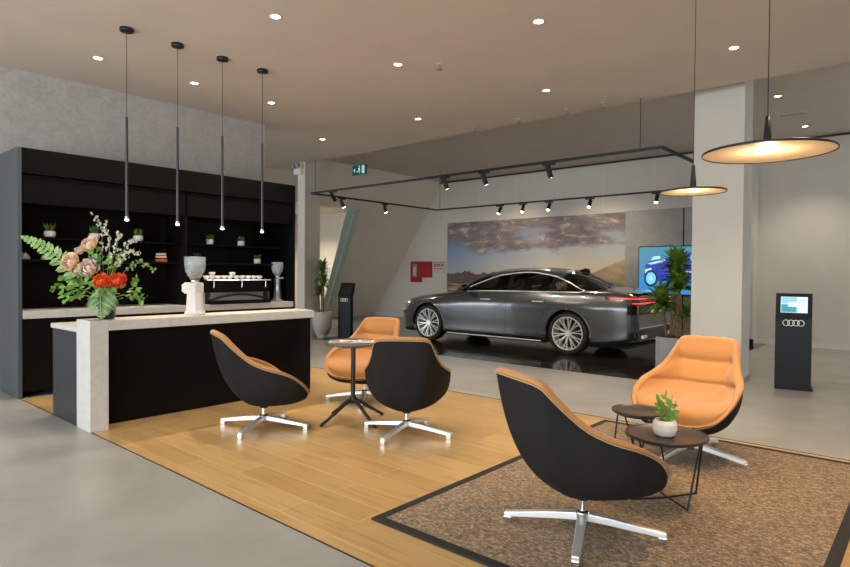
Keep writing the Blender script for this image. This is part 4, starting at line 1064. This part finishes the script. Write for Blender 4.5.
# grille
g_ = MB(); g_.box(-.008, .01, -.42, .42, .30, .62); g_.build('grille', 'car_black', car)
# cabin
box(1.35, 4.4, -.66, .66, .20, .42).build('cabin_floor', 'seat_dark', car)
def seat(u, y, w_=.50):
    g_ = MB(); g_.box(u, u+.52, y-w_/2, y+w_/2, .42, .60); g_.prism([(u+.42, .55), (u+.58, .52), (u+.80, 1.12), (u+.68, 1.14)], 1, y-w_/2+.02, y+w_/2-.02)
    o = g_.build('car_seat', 'seat_dark', car, bevel=.04, seg=3)
    MB().box(u+.70, u+.80, y-.13, y+.13, 1.13, 1.29).build('headrest', 'seat_dark', o, bevel=.035, seg=3)
seat(2.15, -.38); seat(2.15, .38); seat(3.10, -.36, .6); seat(3.10, .36, .6)
g_ = MB(); g_.prism([(1.42, .55), (1.95, .6), (1.95, .92), (1.75, .99), (1.42, .97)], 1, -.68, .68); g_.build('dashboard', 'seat_dark', car, bevel=.03)
g_ = MB(); g_.tube([(2.08+.08*math.sin(2*PI*i/28), -.38+.18*math.cos(2*PI*i/28), .93+.165*math.sin(2*PI*i/28)) for i in range(28)], .014, 8, closed=True); g_.box(2.0, 2.08, -.42, -.34, .88, .96); g_.build('steering_wheel', 'car_black', car)
# ------------------------------------------------------------------ daylight through the glazed front wall and the lamps
w = bpy.data.worlds.new('sky'); SC.world = w; w.use_nodes = True
bg = w.node_tree.nodes['Background']; bg.inputs[0].default_value = (.84, .92, 1., 1); bg.inputs[1].default_value = 3.0
for x in (-13.5, -10.5, -7.5, -4.5, -1.5, 1.5):
    l = light('window_portal', 'AREA', (x, YF-.1, 1.75), 1, (1, 1, 1), (R_(90), 0, 0), shape='RECTANGLE', size=2.76, size_y=3.2)
    l.data.cycles.is_portal = True
l = light('window_portal', 'AREA', (XR+.1, 11.55, 1.75), 1, (1, 1, 1), (0, R_(90), 0), shape='RECTANGLE', size=2.9, size_y=1.9); l.data.cycles.is_portal = True  # portal for the added opening in the right wall
an = empty('ceiling_downlight', (-16.7, 14.28, 3.40), 0, 'downlight seen through the slanting opening at far left', 'ceiling light', 'recessed ceiling downlights')
MB().lathe([(.12, .0), (.12, -.006), (.09, -.008), (.08, -.001)], n=28).build('ring', 'trimring', an); MB().lathe([(.082, -.003), (0, -.003)], n=24).build('lens', 'downlight', an)
light('downlight_beam', 'SPOT', (-16.7, 14.28, 3.38), 260, (1, .88, .7), (0, 0, 0), spot_size=R_(150), spot_blend=.5, shadow_soft_size=.1)
light('downlight_beam', 'SPOT', (-16.0, 11.0, 3.38), 260, (1, .9, .75), (0, 0, 0), spot_size=R_(150), spot_blend=.5, shadow_soft_size=.1)  # added fill for the annex, no downlight here
# ceiling lamps of the part of the hall behind the camera
SC.view_settings.view_transform = 'Standard'; SC.view_settings.look = 'None'; SC.view_settings.gamma = 1.; SC.view_settings.use_curve_mapping = False
SC.view_settings.exposure = 1.28
SC.cycles.use_denoising = True
SC.cycles.max_bounces = 8; SC.cycles.diffuse_bounces = 4; SC.cycles.sample_clamp_indirect = 6.
